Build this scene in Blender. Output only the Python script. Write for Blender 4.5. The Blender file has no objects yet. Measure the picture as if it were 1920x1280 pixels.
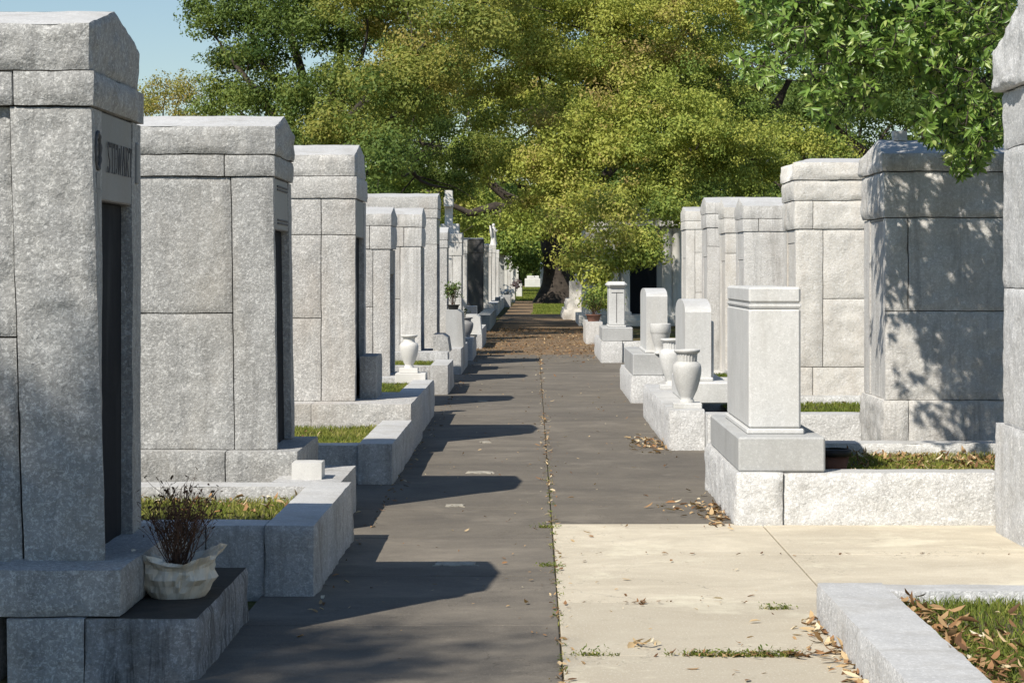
import bpy, math
import numpy as np
from mathutils import Vector
C = bpy.context.scene
# ------------------------------------------------------------------ camera, sky, sun, exposure
F = 4100.0; CX = 1000.0; CY = 510.0; H = 1.6
cam_d = bpy.data.cameras.new("camera"); cam = bpy.data.objects.new("camera", cam_d)
C.collection.objects.link(cam); C.camera = cam
cam.location = (0, 0, H); cam.rotation_euler = (math.radians(90), 0, 0)
cam_d.sensor_width = 36; cam_d.lens = F / 1920 * 36
cam_d.shift_x = -(CX - 960) / 1920; cam_d.shift_y = -(640 - CY) / 1920
cam_d.clip_start = 0.1; cam_d.clip_end = 3000
W = bpy.data.worlds.new("World"); C.world = W; W.use_nodes = True
wn = W.node_tree.nodes; wl = W.node_tree.links
sky = wn.new("ShaderNodeTexSky"); sky.sky_type = 'NISHITA'; sky.sun_disc = False
sky.sun_elevation = math.radians(45); sky.sun_rotation = math.radians(216.87)
sky.air_density = 1.18; sky.dust_density = 0.1; sky.ozone_density = 3.6
wl.new(sky.outputs[0], wn["Background"].inputs[0]); wn["Background"].inputs[1].default_value = 0.084
sd = bpy.data.lights.new("sun", 'SUN'); sd.energy = 4.85; sd.angle = math.radians(0.5); sd.color = (1.0, 0.93, 0.82)
so = bpy.data.objects.new("sun", sd); C.collection.objects.link(so)
so.rotation_euler = Vector((0.6, 0.8, -1.0)).to_track_quat('-Z', 'Y').to_euler()
C.view_settings.view_transform = 'Standard'; C.view_settings.look = 'None'
C.view_settings.exposure = 0.34; C.view_settings.gamma = 1.0
C.cycles.max_bounces = 6; C.cycles.transparent_max_bounces = 8

rng = np.random.default_rng(7)
def wx(px, Y): return (px - CX) / F * Y
def wz(py, Y): return H - (py - CY) / F * Y
def P(px, py, Y): return np.array([wx(px, Y), Y, wz(py, Y)])

# ------------------------------------------------------------------ noise
def _hash(ix, iy, iz):
    h = (ix.astype(np.uint32) * np.uint32(374761393) + iy.astype(np.uint32) * np.uint32(668265263) + iz.astype(np.uint32) * np.uint32(2147483647 - 1640531))
    h = (h ^ (h >> np.uint32(13))) * np.uint32(1274126177)
    h = h ^ (h >> np.uint32(16))
    return (h & np.uint32(0xffff)).astype(np.float64) / 65535.0 * 2 - 1
def vnoise(p):
    i = np.floor(p).astype(np.int64); f = p - i; u = f * f * (3 - 2 * f)
    r = 0
    for dx in (0, 1):
        for dy in (0, 1):
            for dz in (0, 1):
                w = (u[..., 0] if dx else 1 - u[..., 0]) * (u[..., 1] if dy else 1 - u[..., 1]) * (u[..., 2] if dz else 1 - u[..., 2])
                r = r + w * _hash(i[..., 0] + dx, i[..., 1] + dy, i[..., 2] + dz)
    return r
def fbm(p, octs=4, gain=0.5):
    a = 1.0; s = 0; n = 0
    for k in range(octs):
        s = s + a * vnoise(p * (2.03 ** k) + 17.3 * k); n += a; a *= gain
    return s / n

# ------------------------------------------------------------------ mesh builder
class MB:
    def __init__(s): s.v = []; s.f = []; s.n = 0
    def add(s, v, f, mat=0, smooth=True, tint=None):
        v = np.asarray(v, float).reshape(-1, 3)
        s.v.append((v, np.full(len(v), 0.5) if tint is None else np.broadcast_to(np.asarray(tint, float), (len(v),))))
        if not isinstance(f, list) or (f and isinstance(f[0], (list, tuple))):
            f = [np.asarray(f)] if not isinstance(f, list) else [np.array([q for q in f if len(q) == k]) for k in set(len(q) for q in f)]
        for a in f: s.f.append((a + s.n, mat, smooth))
        s.n += len(v)
    def build(s, name, mats, parent=None, kind=None, warp=None):
        V = np.concatenate([a for a, _ in s.v]); T = np.concatenate([t for _, t in s.v])
        if warp is not None: V = warp(V)
        off = np.zeros(3)
        if parent is not None: off = np.array(parent.get('_o', (0, 0, 0)), float)
        V = V - off
        me = bpy.data.meshes.new(name)
        me.vertices.add(len(V)); me.vertices.foreach_set('co', V.astype(np.float32).ravel())
        li = np.concatenate([a.ravel() for a, _, _ in s.f]); tot = np.concatenate([np.full(len(a), a.shape[1]) for a, _, _ in s.f])
        me.loops.add(len(li)); me.loops.foreach_set('vertex_index', li.astype(np.int32))
        me.polygons.add(len(tot)); st = np.concatenate([[0], np.cumsum(tot)[:-1]])
        me.polygons.foreach_set('loop_start', st.astype(np.int32)); me.polygons.foreach_set('loop_total', tot.astype(np.int32))
        me.polygons.foreach_set('material_index', np.concatenate([np.full(len(a), m) for a, m, _ in s.f]).astype(np.int32))
        me.polygons.foreach_set('use_smooth', np.concatenate([np.full(len(a), b) for a, _, b in s.f]).astype(bool))
        at = me.attributes.new('tint', 'FLOAT', 'POINT'); at.data.foreach_set('value', T.astype(np.float32))
        me.update(calc_edges=True)
        for m in (mats if isinstance(mats, (list, tuple)) else [mats]): me.materials.append(m)
        o = bpy.data.objects.new(name, me); C.collection.objects.link(o)
        if parent is not None:
            o.parent = parent; o['_o'] = tuple(off) if parent.type == 'EMPTY' or True else (0, 0, 0)
        else: o['_o'] = (0., 0., 0.)
        if kind: o['kind'] = kind
        return o
_things = []
def thing(name, label, cat, loc, group=None):
    o = bpy.data.objects.new(name, None); C.collection.objects.link(o)
    o.location = loc; o.empty_display_size = 0.2; o['label'] = label; o['category'] = cat; o['_o'] = tuple(float(a) for a in loc)
    if group: o['group'] = group
    return o
def tag(o, label, cat, group=None):
    o['label'] = label; o['category'] = cat
    if group: o['group'] = group
    return o

# ------------------------------------------------------------------ shapes
def ss(x): x = np.clip(x, 0, 1); return x * x * (3 - 2 * x)
def face(mb, a, b, c, d, ctr, amp=0.0, res=0.05, edges=(1, 1, 1, 1), mat=0, ew=0.035, wob=0.003, smooth=True, seed=0., tint=None, outward=None):
    """bilinear patch a-b (u), d-c (v top); bulges outward like pitch-faced stone, edges kept"""
    a, b, c, d = (np.asarray(q, float) for q in (a, b, c, d))
    n = np.cross(b - a, d - a)
    if np.linalg.norm(n) < 1e-9: n = np.cross(c - b, d - c)
    n = n / (np.linalg.norm(n) + 1e-12)
    mid = (a + b + c + d) / 4
    if np.dot(n, mid - np.asarray(ctr)) < 0:
        a, b, c, d = b, a, d, c; n = -n; edges = (edges[1], edges[0], edges[2], edges[3])
    Lu = max(np.linalg.norm(b - a), np.linalg.norm(c - d)); Lv = max(np.linalg.norm(d - a), np.linalg.norm(c - b))
    nu = int(min(130, max(1, math.ceil(Lu / res)))); nv = int(min(130, max(1, math.ceil(Lv / res))))
    u = np.linspace(0, 1, nu + 1)[None, :, None]; v = np.linspace(0, 1, nv + 1)[:, None, None]
    p = (a * (1 - u) + b * u) * (1 - v) + (d * (1 - u) + c * u) * v
    if amp > 0:
        U = u[..., 0]; V = v[..., 0]; m = np.ones((nv + 1, nu + 1))
        for fl, dist in zip(edges, (U * Lu, (1 - U) * Lu, V * Lv, (1 - V) * Lv)):
            if fl: m = m * ss(dist / ew + 0 * m)
        q = p + seed
        big = fbm(q * 5.0, 3); small = fbm(q * 16.0, 3); rid = 1 - np.abs(fbm(q * 9.0 + 31, 3)) * 2.2
        dd = amp * m * (0.35 + 0.75 * big + 0.45 * small + 0.35 * rid)
        p = p + n * dd[..., None]
        chip = np.clip(fbm(q * 7.0 + 91, 3) - 0.25, 0, 1) * (1 - m) * amp * 1.2
        p = p - n * chip[..., None]
    if wob > 0:
        p = p + wob * np.stack([vnoise(p * 5 + 3), vnoise(p * 5 + 23), vnoise(p * 5 + 43)], -1) + 0.6 * wob * np.stack([vnoise(p * 17 + 3), vnoise(p * 17 + 23), vnoise(p * 17 + 43)], -1)
    idx = np.arange((nu + 1) * (nv + 1)).reshape(nv + 1, nu + 1)
    f = np.stack([idx[:-1, :-1], idx[:-1, 1:], idx[1:, 1:], idx[1:, :-1]], -1).reshape(-1, 4)
    mb.add(p.reshape(-1, 3), [f], mat, smooth, tint)
def block(mb, x0, x1, y0, y1, z0, z1, amp=0.012, res=0.05, rough='xXyY', mat=0, ew=0.035, wob=0.003, topamp=0.002, tint=None, skip='', topmat=None):
    """stone block; rough lists the faces that are rock-faced (x=-X X=+X y=-Y Y=+Y z Z)"""
    if x0 > x1: x0, x1 = x1, x0
    c = ((x0 + x1) / 2, (y0 + y1) / 2, (z0 + z1) / 2); s = float(rng.random() * 40)
    v = lambda i, j, k: ((x0, x1)[i], (y0, y1)[j], (z0, z1)[k])
    fs = {'x': (v(0, 0, 0), v(0, 1, 0), v(0, 1, 1), v(0, 0, 1)), 'X': (v(1, 0, 0), v(1, 1, 0), v(1, 1, 1), v(1, 0, 1)),
          'y': (v(0, 0, 0), v(1, 0, 0), v(1, 0, 1), v(0, 0, 1)), 'Y': (v(0, 1, 0), v(1, 1, 0), v(1, 1, 1), v(0, 1, 1)),
          'z': (v(0, 0, 0), v(1, 0, 0), v(1, 1, 0), v(0, 1, 0)), 'Z': (v(0, 0, 1), v(1, 0, 1), v(1, 1, 1), v(0, 1, 1))}
    for k, q in fs.items():
        if k in skip: continue
        face(mb, *q, c, amp if k in rough else topamp, res, mat=topmat if (topmat is not None and k == 'Z') else mat, ew=ew, wob=wob, seed=s, tint=tint)
def convex(mb, V, Fs, mat=0, smooth=False, tint=None):
    V = np.asarray(V, float); c = V.mean(0); out = []
    for f in Fs:
        p = V[list(f)]; n = np.cross(p[1] - p[0], p[2] - p[0])
        if np.linalg.norm(n) < 1e-12 and len(f) > 3: n = np.cross(p[2] - p[1], p[3] - p[2])
        out.append(list(f) if np.dot(n, p.mean(0) - c) > 0 else list(f)[::-1])
    mb.add(V, out, mat, smooth, tint)
def rbox(mb, x0, x1, y0, y1, z0, z1, bev=0.008, mat=0, tint=None):
    lo = (min(x0, x1), min(y0, y1), min(z0, z1)); hi = (max(x0, x1), max(y0, y1), max(z0, z1))
    b = min(bev, min(h - l for l, h in zip(lo, hi)) * 0.45); V = []; ix = {}
    for i in (0, 1):
        for j in (0, 1):
            for k in (0, 1):
                s = (i, j, k)
                for ax in range(3):
                    q = [(hi[t] if s[t] else lo[t]) + (0 if t == ax else (-b if s[t] else b)) for t in range(3)]
                    ix[(s, ax)] = len(V); V.append(q)
    Fs = []
    for ax in range(3):
        o = [t for t in range(3) if t != ax]
        for e in (0, 1):
            f = []
            for (p, q) in ((0, 0), (1, 0), (1, 1), (0, 1)):
                s = [0, 0, 0]; s[ax] = e; s[o[0]] = p; s[o[1]] = q; f.append(ix[(tuple(s), ax)])
            Fs.append(f)
        for p in (0, 1):
            for q in (0, 1):
                s0 = [0, 0, 0]; s0[o[0]] = p; s0[o[1]] = q; s1 = list(s0); s1[ax] = 1; s0, s1 = tuple(s0), tuple(s1)
                Fs.append([ix[(s0, o[0])], ix[(s1, o[0])], ix[(s1, o[1])], ix[(s0, o[1])]])
    for i in (0, 1):
        for j in (0, 1):
            for k in (0, 1): Fs.append([ix[((i, j, k), t)] for t in range(3)])
    convex(mb, V, Fs, mat, False, tint)
def prism_x(mb, prof, x0, x1, mat=0, smooth=False):
    """convex polygon in (Y,Z) extruded along X"""
    n = len(prof); V = [(x0, y, z) for y, z in prof] + [(x1, y, z) for y, z in prof]
    convex(mb, V, [list(range(n)), list(range(n, 2 * n))] + [[i, (i + 1) % n, n + (i + 1) % n, n + i] for i in range(n)], mat, smooth)
def lathe(mb, prof, ctr, seg=40, mat=0, fold=None, tint=None, caps=True):
    pr = np.array(prof, float); th = np.linspace(0, 2 * math.pi, seg, endpoint=False)
    r = pr[:, 0][:, None] * np.ones(seg)[None]; z = pr[:, 1][:, None] * np.ones(seg)[None]
    if fold is not None: r, z = fold(r, z, th[None, :])
    V = np.stack([ctr[0] + r * np.cos(th), ctr[1] + r * np.sin(th), ctr[2] + z], -1)
    k = len(pr); idx = np.arange(k * seg).reshape(k, seg); nx = np.roll(idx, -1, 1)
    f = np.stack([idx[:-1], nx[:-1], nx[1:], idx[1:]], -1).reshape(-1, 4)
    mb.add(V.reshape(-1, 3), [f], mat, True, tint)
    if caps:
        for row, rev in ((0, True), (k - 1, False)):
            ring = V[row]; c = ring.mean(0); vv = np.vstack([ring, c]); i = np.arange(seg); j = (i + 1) % seg
            ff = np.stack([j, i, np.full(seg, seg)], -1) if rev else np.stack([i, j, np.full(seg, seg)], -1)
            mb.add(vv, [ff], mat, False, tint)
def tube(mb, pts, rad, seg=8, mat=0, tint=None):
    pts = np.array(pts, float); rad = np.broadcast_to(np.asarray(rad, float), (len(pts),)); th = np.linspace(0, 2 * math.pi, seg, endpoint=False)
    t = np.gradient(pts, axis=0); t /= np.linalg.norm(t, axis=1)[:, None] + 1e-9
    ref = np.array([0.3, 0.2, 1.0]); ref = np.where(np.abs(t @ ref)[:, None] > 1.0, np.array([1., 0, 0.1]), ref)
    s = np.cross(t, ref); s /= np.linalg.norm(s, axis=1)[:, None] + 1e-9; w = np.cross(s, t)
    V = pts[:, None] + rad[:, None, None] * (np.cos(th)[None, :, None] * s[:, None] + np.sin(th)[None, :, None] * w[:, None])
    k = len(pts); idx = np.arange(k * seg).reshape(k, seg); nx = np.roll(idx, -1, 1)
    mb.add(V.reshape(-1, 3), [np.stack([idx[:-1], idx[1:], nx[1:], nx[:-1]], -1).reshape(-1, 4)], mat, True, tint)
def curve(p0, p1, n=8, sag=(0, 0, 0), jit=0.0):
    t = np.linspace(0, 1, n)[:, None]; p = np.asarray(p0) * (1 - t) + np.asarray(p1) * t + np.asarray(sag) * (4 * t * (1 - t))
    if jit:
        for k_ in (1, 2, 3): p = p + jit * 1.6 / k_ * rng.normal(0, 1, 3) * np.sin(math.pi * k_ * t)
    return p

# leaves -------------------------------------------------------------
def unit(a): return a / (np.linalg.norm(a, axis=-1, keepdims=True) + 1e-9)
def rhombs(mb, ctr, nrm, size, asp=0.5, tint=0.5, mat=0):
    n = len(ctr); nrm = unit(nrm); r = unit(rng.normal(size=(n, 3))); d = unit(np.cross(nrm, r)); s = np.cross(nrm, d)
    L = (np.asarray(size) * np.ones(n))[:, None]; w = L * asp
    V = np.stack([ctr - d * L * .5, ctr + s * w * .5 + nrm * L * .06, ctr + d * L * .5, ctr - s * w * .5 + nrm * L * .06], 1)
    mb.add(V.reshape(-1, 3), [np.arange(4 * n).reshape(n, 4)], mat, False, np.repeat(np.asarray(tint) * np.ones(n), 4))
_LT = np.array([(0, 0, 0), (.3, -.17, .03), (.3, 0, -.02), (.3, .17, .03), (.68, -.17, .03), (.68, 0, -.02), (.68, .17, .03), (1, 0, 0)])
_LT4 = np.array([(2, 1, 4, 5), (3, 2, 5, 6)]); _LT3 = np.array([(0, 1, 2), (0, 2, 3), (5, 4, 7), (6, 5, 7)])
def leaves(mb, base, d, nrm, size, curl=0.1, tint=0.5, width=1.0, mat=0):
    n = len(base); d = unit(d); s = unit(np.cross(nrm, d)); w = np.cross(d, s)
    L = (np.asarray(size) * np.ones(n))[:, None, None]; cu = (np.asarray(curl) * np.ones(n))[:, None]
    t = _LT
    z = t[None, :, 2] - cu * t[None, :, 0] ** 2 + np.abs(t[None, :, 1]) * cu * 1.0
    width = (width * rng.uniform(.65, 1.25, n))[:, None, None]
    V = base[:, None] + L * (t[None, :, 0, None] * d[:, None] + width * t[None, :, 1, None] * s[:, None] + z[..., None] * w[:, None])
    o = (np.arange(n) * 8)[:, None, None]
    mb.add(V.reshape(-1, 3), [(_LT4[None] + o).reshape(-1, 4), (_LT3[None] + o).reshape(-1, 3)], mat, True, np.repeat(np.asarray(tint) * np.ones(n), 8))
def litter(mb, pts, size=(0.04, 0.09), tint=None, mat=0, lift=0.006, curl=(-.5, .5)):
    n = len(pts)
    if n == 0: return
    d = rng.normal(size=(n, 3)); d[:, 2] *= .25; d[:, 2] *= .6; nr = np.tile([0, 0, 1.0], (n, 1)) + rng.normal(0, .3, (n, 3))
    leaves(mb, pts + np.array([0, 0, lift]), d, nr, rng.uniform(*size, n), rng.uniform(*curl, n), rng.random(n) if tint is None else tint, .95, mat)
def blades(mb, pts, h, w, lean=0.5, tint=None, mat=0):
    n = len(pts); a = rng.uniform(0, 2 * math.pi, n); s = np.stack([np.cos(a), np.sin(a), np.zeros(n)], -1)
    b = rng.uniform(0, 2 * math.pi, n); l = np.stack([np.cos(b), np.sin(b), np.zeros(n)], -1) * (rng.random(n) * lean)[:, None]
    hh = (h * rng.uniform(.5, 1.2, n))[:, None]; ww = w * rng.uniform(.6, 1.2, n)[:, None]
    up = np.array([0, 0, 1.0])
    V = np.stack([pts - s * ww / 2, pts + s * ww / 2, pts + s * ww * .4 + (up * .6 + l * .4) * hh, pts - s * ww * .4 + (up * .6 + l * .4) * hh, pts + (up + l * 1.2) * hh * .95], 1)
    o = np.arange(n)[:, None] * 5
    t = rng.random(n) if tint is None else tint
    mb.add(V.reshape(-1, 3), [np.array([[0, 1, 2, 3]]) + o, np.array([[3, 2, 4]]) + o], mat, True, np.repeat(np.asarray(t) * np.ones(n), 5))

# ------------------------------------------------------------------ materials
def M(name):
    m = bpy.data.materials.new(name); m.use_nodes = True; nt = m.node_tree; nt.nodes.clear()
    out = nt.nodes.new('ShaderNodeOutputMaterial'); b = nt.nodes.new('ShaderNodeBsdfPrincipled'); nt.links.new(b.outputs[0], out.inputs[0])
    return m, nt, b, out
class N:
    def __init__(s, nt): s.nt = nt
    def pos(s, scale=(1, 1, 1)):
        g = s.nt.nodes.new('ShaderNodeNewGeometry'); mp = s.nt.nodes.new('ShaderNodeMapping'); mp.inputs['Scale'].default_value = scale
        s.nt.links.new(g.outputs['Position'], mp.inputs['Vector']); return mp.outputs[0]
    def noise(s, vec, scale, detail=4, rough=.55, dist=0, typ='FBM'):
        n = s.nt.nodes.new('ShaderNodeTexNoise'); n.noise_type = typ; n.inputs['Scale'].default_value = scale; n.inputs['Detail'].default_value = detail
        n.inputs['Roughness'].default_value = rough; n.inputs['Distortion'].default_value = dist; s.nt.links.new(vec, n.inputs['Vector']); return n.outputs[0]
    def ramp(s, fac, stops):
        r = s.nt.nodes.new('ShaderNodeValToRGB'); e = r.color_ramp.elements
        while len(e) < len(stops): e.new(0.5)
        for k, (p, c) in enumerate(stops): e[k].position = p; e[k].color = (*c, 1) if not isinstance(c, (int, float)) else (c, c, c, 1)
        s.nt.links.new(fac, r.inputs[0]); return r.outputs[0]
    def mix(s, fac, a, b, mode='MIX'):
        m = s.nt.nodes.new('ShaderNodeMix'); m.data_type = 'RGBA'; m.blend_type = mode
        for k, v in ((0, fac), (6, a), (7, b)):
            if isinstance(v, (int, float)): m.inputs[k].default_value = v
            elif isinstance(v, tuple): m.inputs[k].default_value = (*v, 1)
            else: s.nt.links.new(v, m.inputs[k])
        return m.outputs[2]
    def math(s, op, a, b=0.0):
        m = s.nt.nodes.new('ShaderNodeMath'); m.operation = op
        for k, v in ((0, a), (1, b)):
            if isinstance(v, (int, float)): m.inputs[k].default_value = v
            else: s.nt.links.new(v, m.inputs[k])
        return m.outputs[0]
    def attr(s, name='tint'):
        a = s.nt.nodes.new('ShaderNodeAttribute'); a.attribute_name = name; return a.outputs['Fac']
    def bump(s, h, strength, dist, normal=None):
        b = s.nt.nodes.new('ShaderNodeBump'); b.inputs['Strength'].default_value = strength; b.inputs['Distance'].default_value = dist
        s.nt.links.new(h, b.inputs['Height'])
        if normal is not None: s.nt.links.new(normal, b.inputs['Normal'])
        return b.outputs[0]
def granite(name, col, dark=0.72, fleck=0.5, bump=0.6, stain=(0.30, 0.27, 0.22), stain_amt=0.35, rough=0.85, tool=1.0, streak=0.0):
    m, nt, b, out = M(name); n = N(nt); p = n.pos()
    c = np.array(col)
    big = n.noise(p, 2.2, 5, .6); mid = n.noise(p, 13, 4, .6); fine = n.noise(p, 170, 2, .7)
    base = n.mix(n.ramp(big, [(.3, 0.0), (.7, 1.0)]), tuple(c * .86), tuple(c * 1.06))
    base = n.mix(n.math('MULTIPLY', n.ramp(mid, [(.35, 1.0), (.6, 0.0)]), .45), base, tuple(c * dark))
    # chisel flecks: bright bruised crystals and dark mica
    for sc_, k_ in ((29, .9), (58, .9)):
        w_ = n.noise(n.pos((1, 1, 1.15)), sc_, 2, .5, 1.1); w_ = n.math('ABSOLUTE', n.math('SUBTRACT', w_, .5))
        msk = n.ramp(n.noise(p, sc_ * 1.3, 2, .5), [(.47, 0.0), (.56, 1.0)])
        wf = n.math('MULTIPLY', n.ramp(w_, [(.018, 1.0), (.055, 0.0)]), msk)
        base = n.mix(n.math('MULTIPLY', wf, min(1, fleck * 1.25 * k_)), base, tuple(np.minimum(c * 1.75, .86)))
    dk = n.noise(p, 38, 3, .6, .8); base = n.mix(n.math('MULTIPLY', n.ramp(dk, [(.36, 1.0), (.46, 0.0)]), .45 * min(1, fleck * 2)), base, tuple(c * .55))
    base = n.mix(n.math('MULTIPLY', n.ramp(fine, [(.56, 0.0), (.68, 1.0)]), .35), base, tuple(c * .5))
    st = n.noise(n.pos((1.3, 1.3, .45)), 1.7, 6, .62, .4)
    base = n.mix(n.math('MULTIPLY', n.ramp(st, [(.5, 0.0), (.72, 1.0)]), stain_amt), base, stain)
    if streak:
        s2 = n.noise(n.pos((6, 6, .5)), 1.5, 7, .72, .8)
        g_ = nt.nodes.new('ShaderNodeNewGeometry'); sx = nt.nodes.new('ShaderNodeSeparateXYZ'); nt.links.new(g_.outputs['True Normal'], sx.inputs[0])
        up = n.ramp(n.math('ABSOLUTE', sx.outputs[2]), [(.5, 1.0), (.8, 0.0)])
        base = n.mix(n.math('MULTIPLY', n.math('MULTIPLY', n.ramp(s2, [(.48, 0.0), (.62, 1.0)]), streak), up), base, (.035, .032, .03))
    nt.links.new(base, b.inputs['Base Color']); b.inputs['Roughness'].default_value = rough; b.inputs['Specular IOR Level'].default_value = .3 if rough < .9 else .08
    if bump:
        rdg = n.noise(p, 21, 5, .55, .6, 'RIDGED_MULTIFRACTAL'); f2 = n.noise(p, 55, 4, .65, .5)
        nn = n.bump(rdg, min(1, bump * .55), .011 * tool); nn = n.bump(f2, min(1, bump * 1.1), .012 * tool, nn)
        nt.links.new(nn, b.inputs['Normal'])
    return m
G_COOL = granite('grey_granite', (.355, .355, .345), fleck=.6, bump=.55, streak=.2)
G_MID = granite('pale_grey_granite', (.46, .452, .435), fleck=.5, bump=.55, streak=.08, stain=(.34, .28, .22))
G_WARM = granite('cream_granite', (.645, .62, .57), fleck=.35, bump=.5, streak=.07, stain=(.40, .34, .27), stain_amt=.45)
G_WARM2 = granite('cream_grey_granite', (.585, .57, .54), fleck=.35, bump=.5, streak=.25, stain=(.33, .29, .25), stain_amt=.5)
G_RIGHT = granite('silver_granite', (.53, .535, .54), fleck=.5, bump=.5, streak=.12)
G_DARK = granite('dark_shaded_granite', (.10, .10, .105), fleck=.15, bump=.3)  # tree shade in the colour of one mausoleum; also a dark far stone
G_STAIN = granite('blackened_granite', (.27, .27, .27), stain=(.05, .045, .04), stain_amt=.85, streak=.9)
S_BROWN = granite('brown_soiled_granite', (.085, .075, .062), dark=.7, fleck=.1, bump=.2, stain=(.04, .036, .03), stain_amt=.6, rough=.95)
G_KERB = granite('kerb_granite', (.46, .46, .455), fleck=.4, stain=(.20, .18, .15), stain_amt=.5, bump=.5, streak=.25)
G_KERB2 = granite('clean_kerb_granite', (.60, .60, .59), fleck=.55, stain_amt=.2, bump=.6)
S_FINE = granite('smooth_granite', (.58, .58, .565), dark=.9, fleck=.2, bump=.12, stain=(.36, .34, .29), stain_amt=.4, streak=.07, rough=.65, tool=.3)
S_TOP = granite('sawn_granite', (.50, .50, .49), dark=.85, fleck=.2, bump=.12, stain=(.26, .24, .20), stain_amt=.5, rough=.7, tool=.3)
S_GREY = granite('smooth_grey_granite', (.42, .425, .42), dark=.9, fleck=.15, bump=.10, stain=(.22, .21, .19), stain_amt=.4, rough=.6, tool=.3)
S_SHADE = granite('shaded_grey_granite', (.22, .222, .225), dark=.9, fleck=.08, bump=.06, stain=(.20, .17, .13), stain_amt=.35, rough=.55, tool=.3)  # shade of the left-row fronts put into a darker grey; also a grey urn
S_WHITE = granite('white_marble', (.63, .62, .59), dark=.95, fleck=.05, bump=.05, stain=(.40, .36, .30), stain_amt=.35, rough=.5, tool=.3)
S_TAB = granite('shaded_opening_stone', (.028, .03, .034), dark=.8, fleck=.1, bump=.05, stain=(.13, .13, .13), stain_amt=.3, rough=.95, tool=.3)  # shade of tomb openings and doorway put into a near-black colour
def simple(name, col, rough=.8, var=.25, scale=8, bump=.1):
    m, nt, b, out = M(name); n = N(nt); p = n.pos(); c = np.array(col)
    nz = n.noise(p, scale, 5, .6)
    nt.links.new(n.ramp(nz, [(.3, tuple(c * (1 - var))), (.7, tuple(c * (1 + var)))]), b.inputs['Base Color']); b.inputs['Roughness'].default_value = rough
    b.inputs['Specular IOR Level'].default_value = .3
    if bump: nt.links.new(n.bump(n.noise(p, scale * 5, 4), bump, .01), b.inputs['Normal'])
    return m
MORTAR = simple('joint_mortar', (.10, .09, .08), .95)
def concrete(name, col, dirt, amt, streak=1.0):
    m, nt, b, out = M(name); n = N(nt); p = n.pos(); c = np.array(col)
    t = n.attr(); a = n.noise(n.pos((.7, 1.2, 1)), 1.4, 7, .65, .6); s = n.noise(n.pos((1, 1.5, 1)), 4.0, 6, .68, .8); f = n.noise(p, 90, 3, .7); g = n.noise(p, 9, 5, .65)
    base = n.mix(t, tuple(c * .72), tuple(c * 1.16))
    base = n.mix(n.math('MULTIPLY', n.ramp(a, [(.36, 1.0), (.66, 0.0)]), amt), base, dirt)
    base = n.mix(n.math('MULTIPLY', n.ramp(s, [(.5, 0.0), (.75, 1.0)]), .28 * streak), base, tuple(np.minimum(c * 1.6, .8)))
    base = n.mix(n.math('MULTIPLY', n.ramp(g, [(.42, 1.0), (.55, 0.0)]), .18), base, dirt)
    base = n.mix(n.math('MULTIPLY', n.ramp(f, [(.58, 0.0), (.68, 1.0)]), .5), base, tuple(np.minimum(c * 1.8, .8)))
    base = n.mix(n.math('MULTIPLY', n.ramp(f, [(.30, 1.0), (.42, 0.0)]), .3), base, tuple(c * .6))
    bl = n.noise(p, 1.1, 5, .7, .3); base = n.mix(n.math('MULTIPLY', n.ramp(bl, [(.55, 0.0), (.66, 1.0)]), .45), base, tuple(np.minimum(c * 1.35, .75)))
    ck = n.math('ABSOLUTE', n.math('SUBTRACT', n.noise(p, 1.0, 6, .6, .3), .5)); cm = n.ramp(n.noise(p, .7, 2), [(.5, 0.0), (.58, 1.0)])
    base = n.mix(n.math('MULTIPLY', n.math('MULTIPLY', n.ramp(ck, [(.0012, 1.0), (.0035, 0.0)]), cm), .6), base, tuple(c * .35))
    sp = n.noise(p, 26, 3, .6); base = n.mix(n.math('MULTIPLY', n.ramp(sp, [(.66, 0.0), (.70, 1.0)]), .5), base, dirt)
    nt.links.new(base, b.inputs['Base Color']); b.inputs['Roughness'].default_value = .9; b.inputs['Specular IOR Level'].default_value = .25
    nt.links.new(n.bump(n.noise(p, 60, 5, .7), .35, .008), b.inputs['Normal'])
    return m
ASPH = concrete('dark_path_concrete', (.182, .161, .131), (.10, .09, .077), .8, .6)
YELL = concrete('buff_concrete', (.585, .525, .41), (.41, .36, .275), .75, .35)
SOIL = simple('soil', (.10, .085, .05), .95, .4, 5, .5)
def earth():
    m, nt, b, out = M('earth_and_grass'); n = N(nt); p = n.pos()
    a = n.noise(p, .55, 6, .65, .6); f = n.noise(p, 14, 5, .7); g = n.noise(n.pos((1, .5, 1)), 3.2, 5, .7)
    col = n.mix(n.ramp(a, [(.40, 0.0), (.58, 1.0)]), (.115, .078, .042), (.085, .105, .032))
    col = n.mix(n.math('MULTIPLY', n.ramp(f, [(.48, 0.0), (.7, 1.0)]), .6), col, (.24, .17, .085))
    col = n.mix(n.math('MULTIPLY', n.ramp(g, [(.35, 1.0), (.5, 0.0)]), .5), col, (.05, .04, .025))
    nt.links.new(col, b.inputs['Base Color']); b.inputs['Roughness'].default_value = .95; b.inputs['Specular IOR Level'].default_value = .1
    nt.links.new(n.bump(n.noise(p, 25, 5, .7), .6, .05), b.inputs['Normal']); return m
EARTH = earth()
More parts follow.
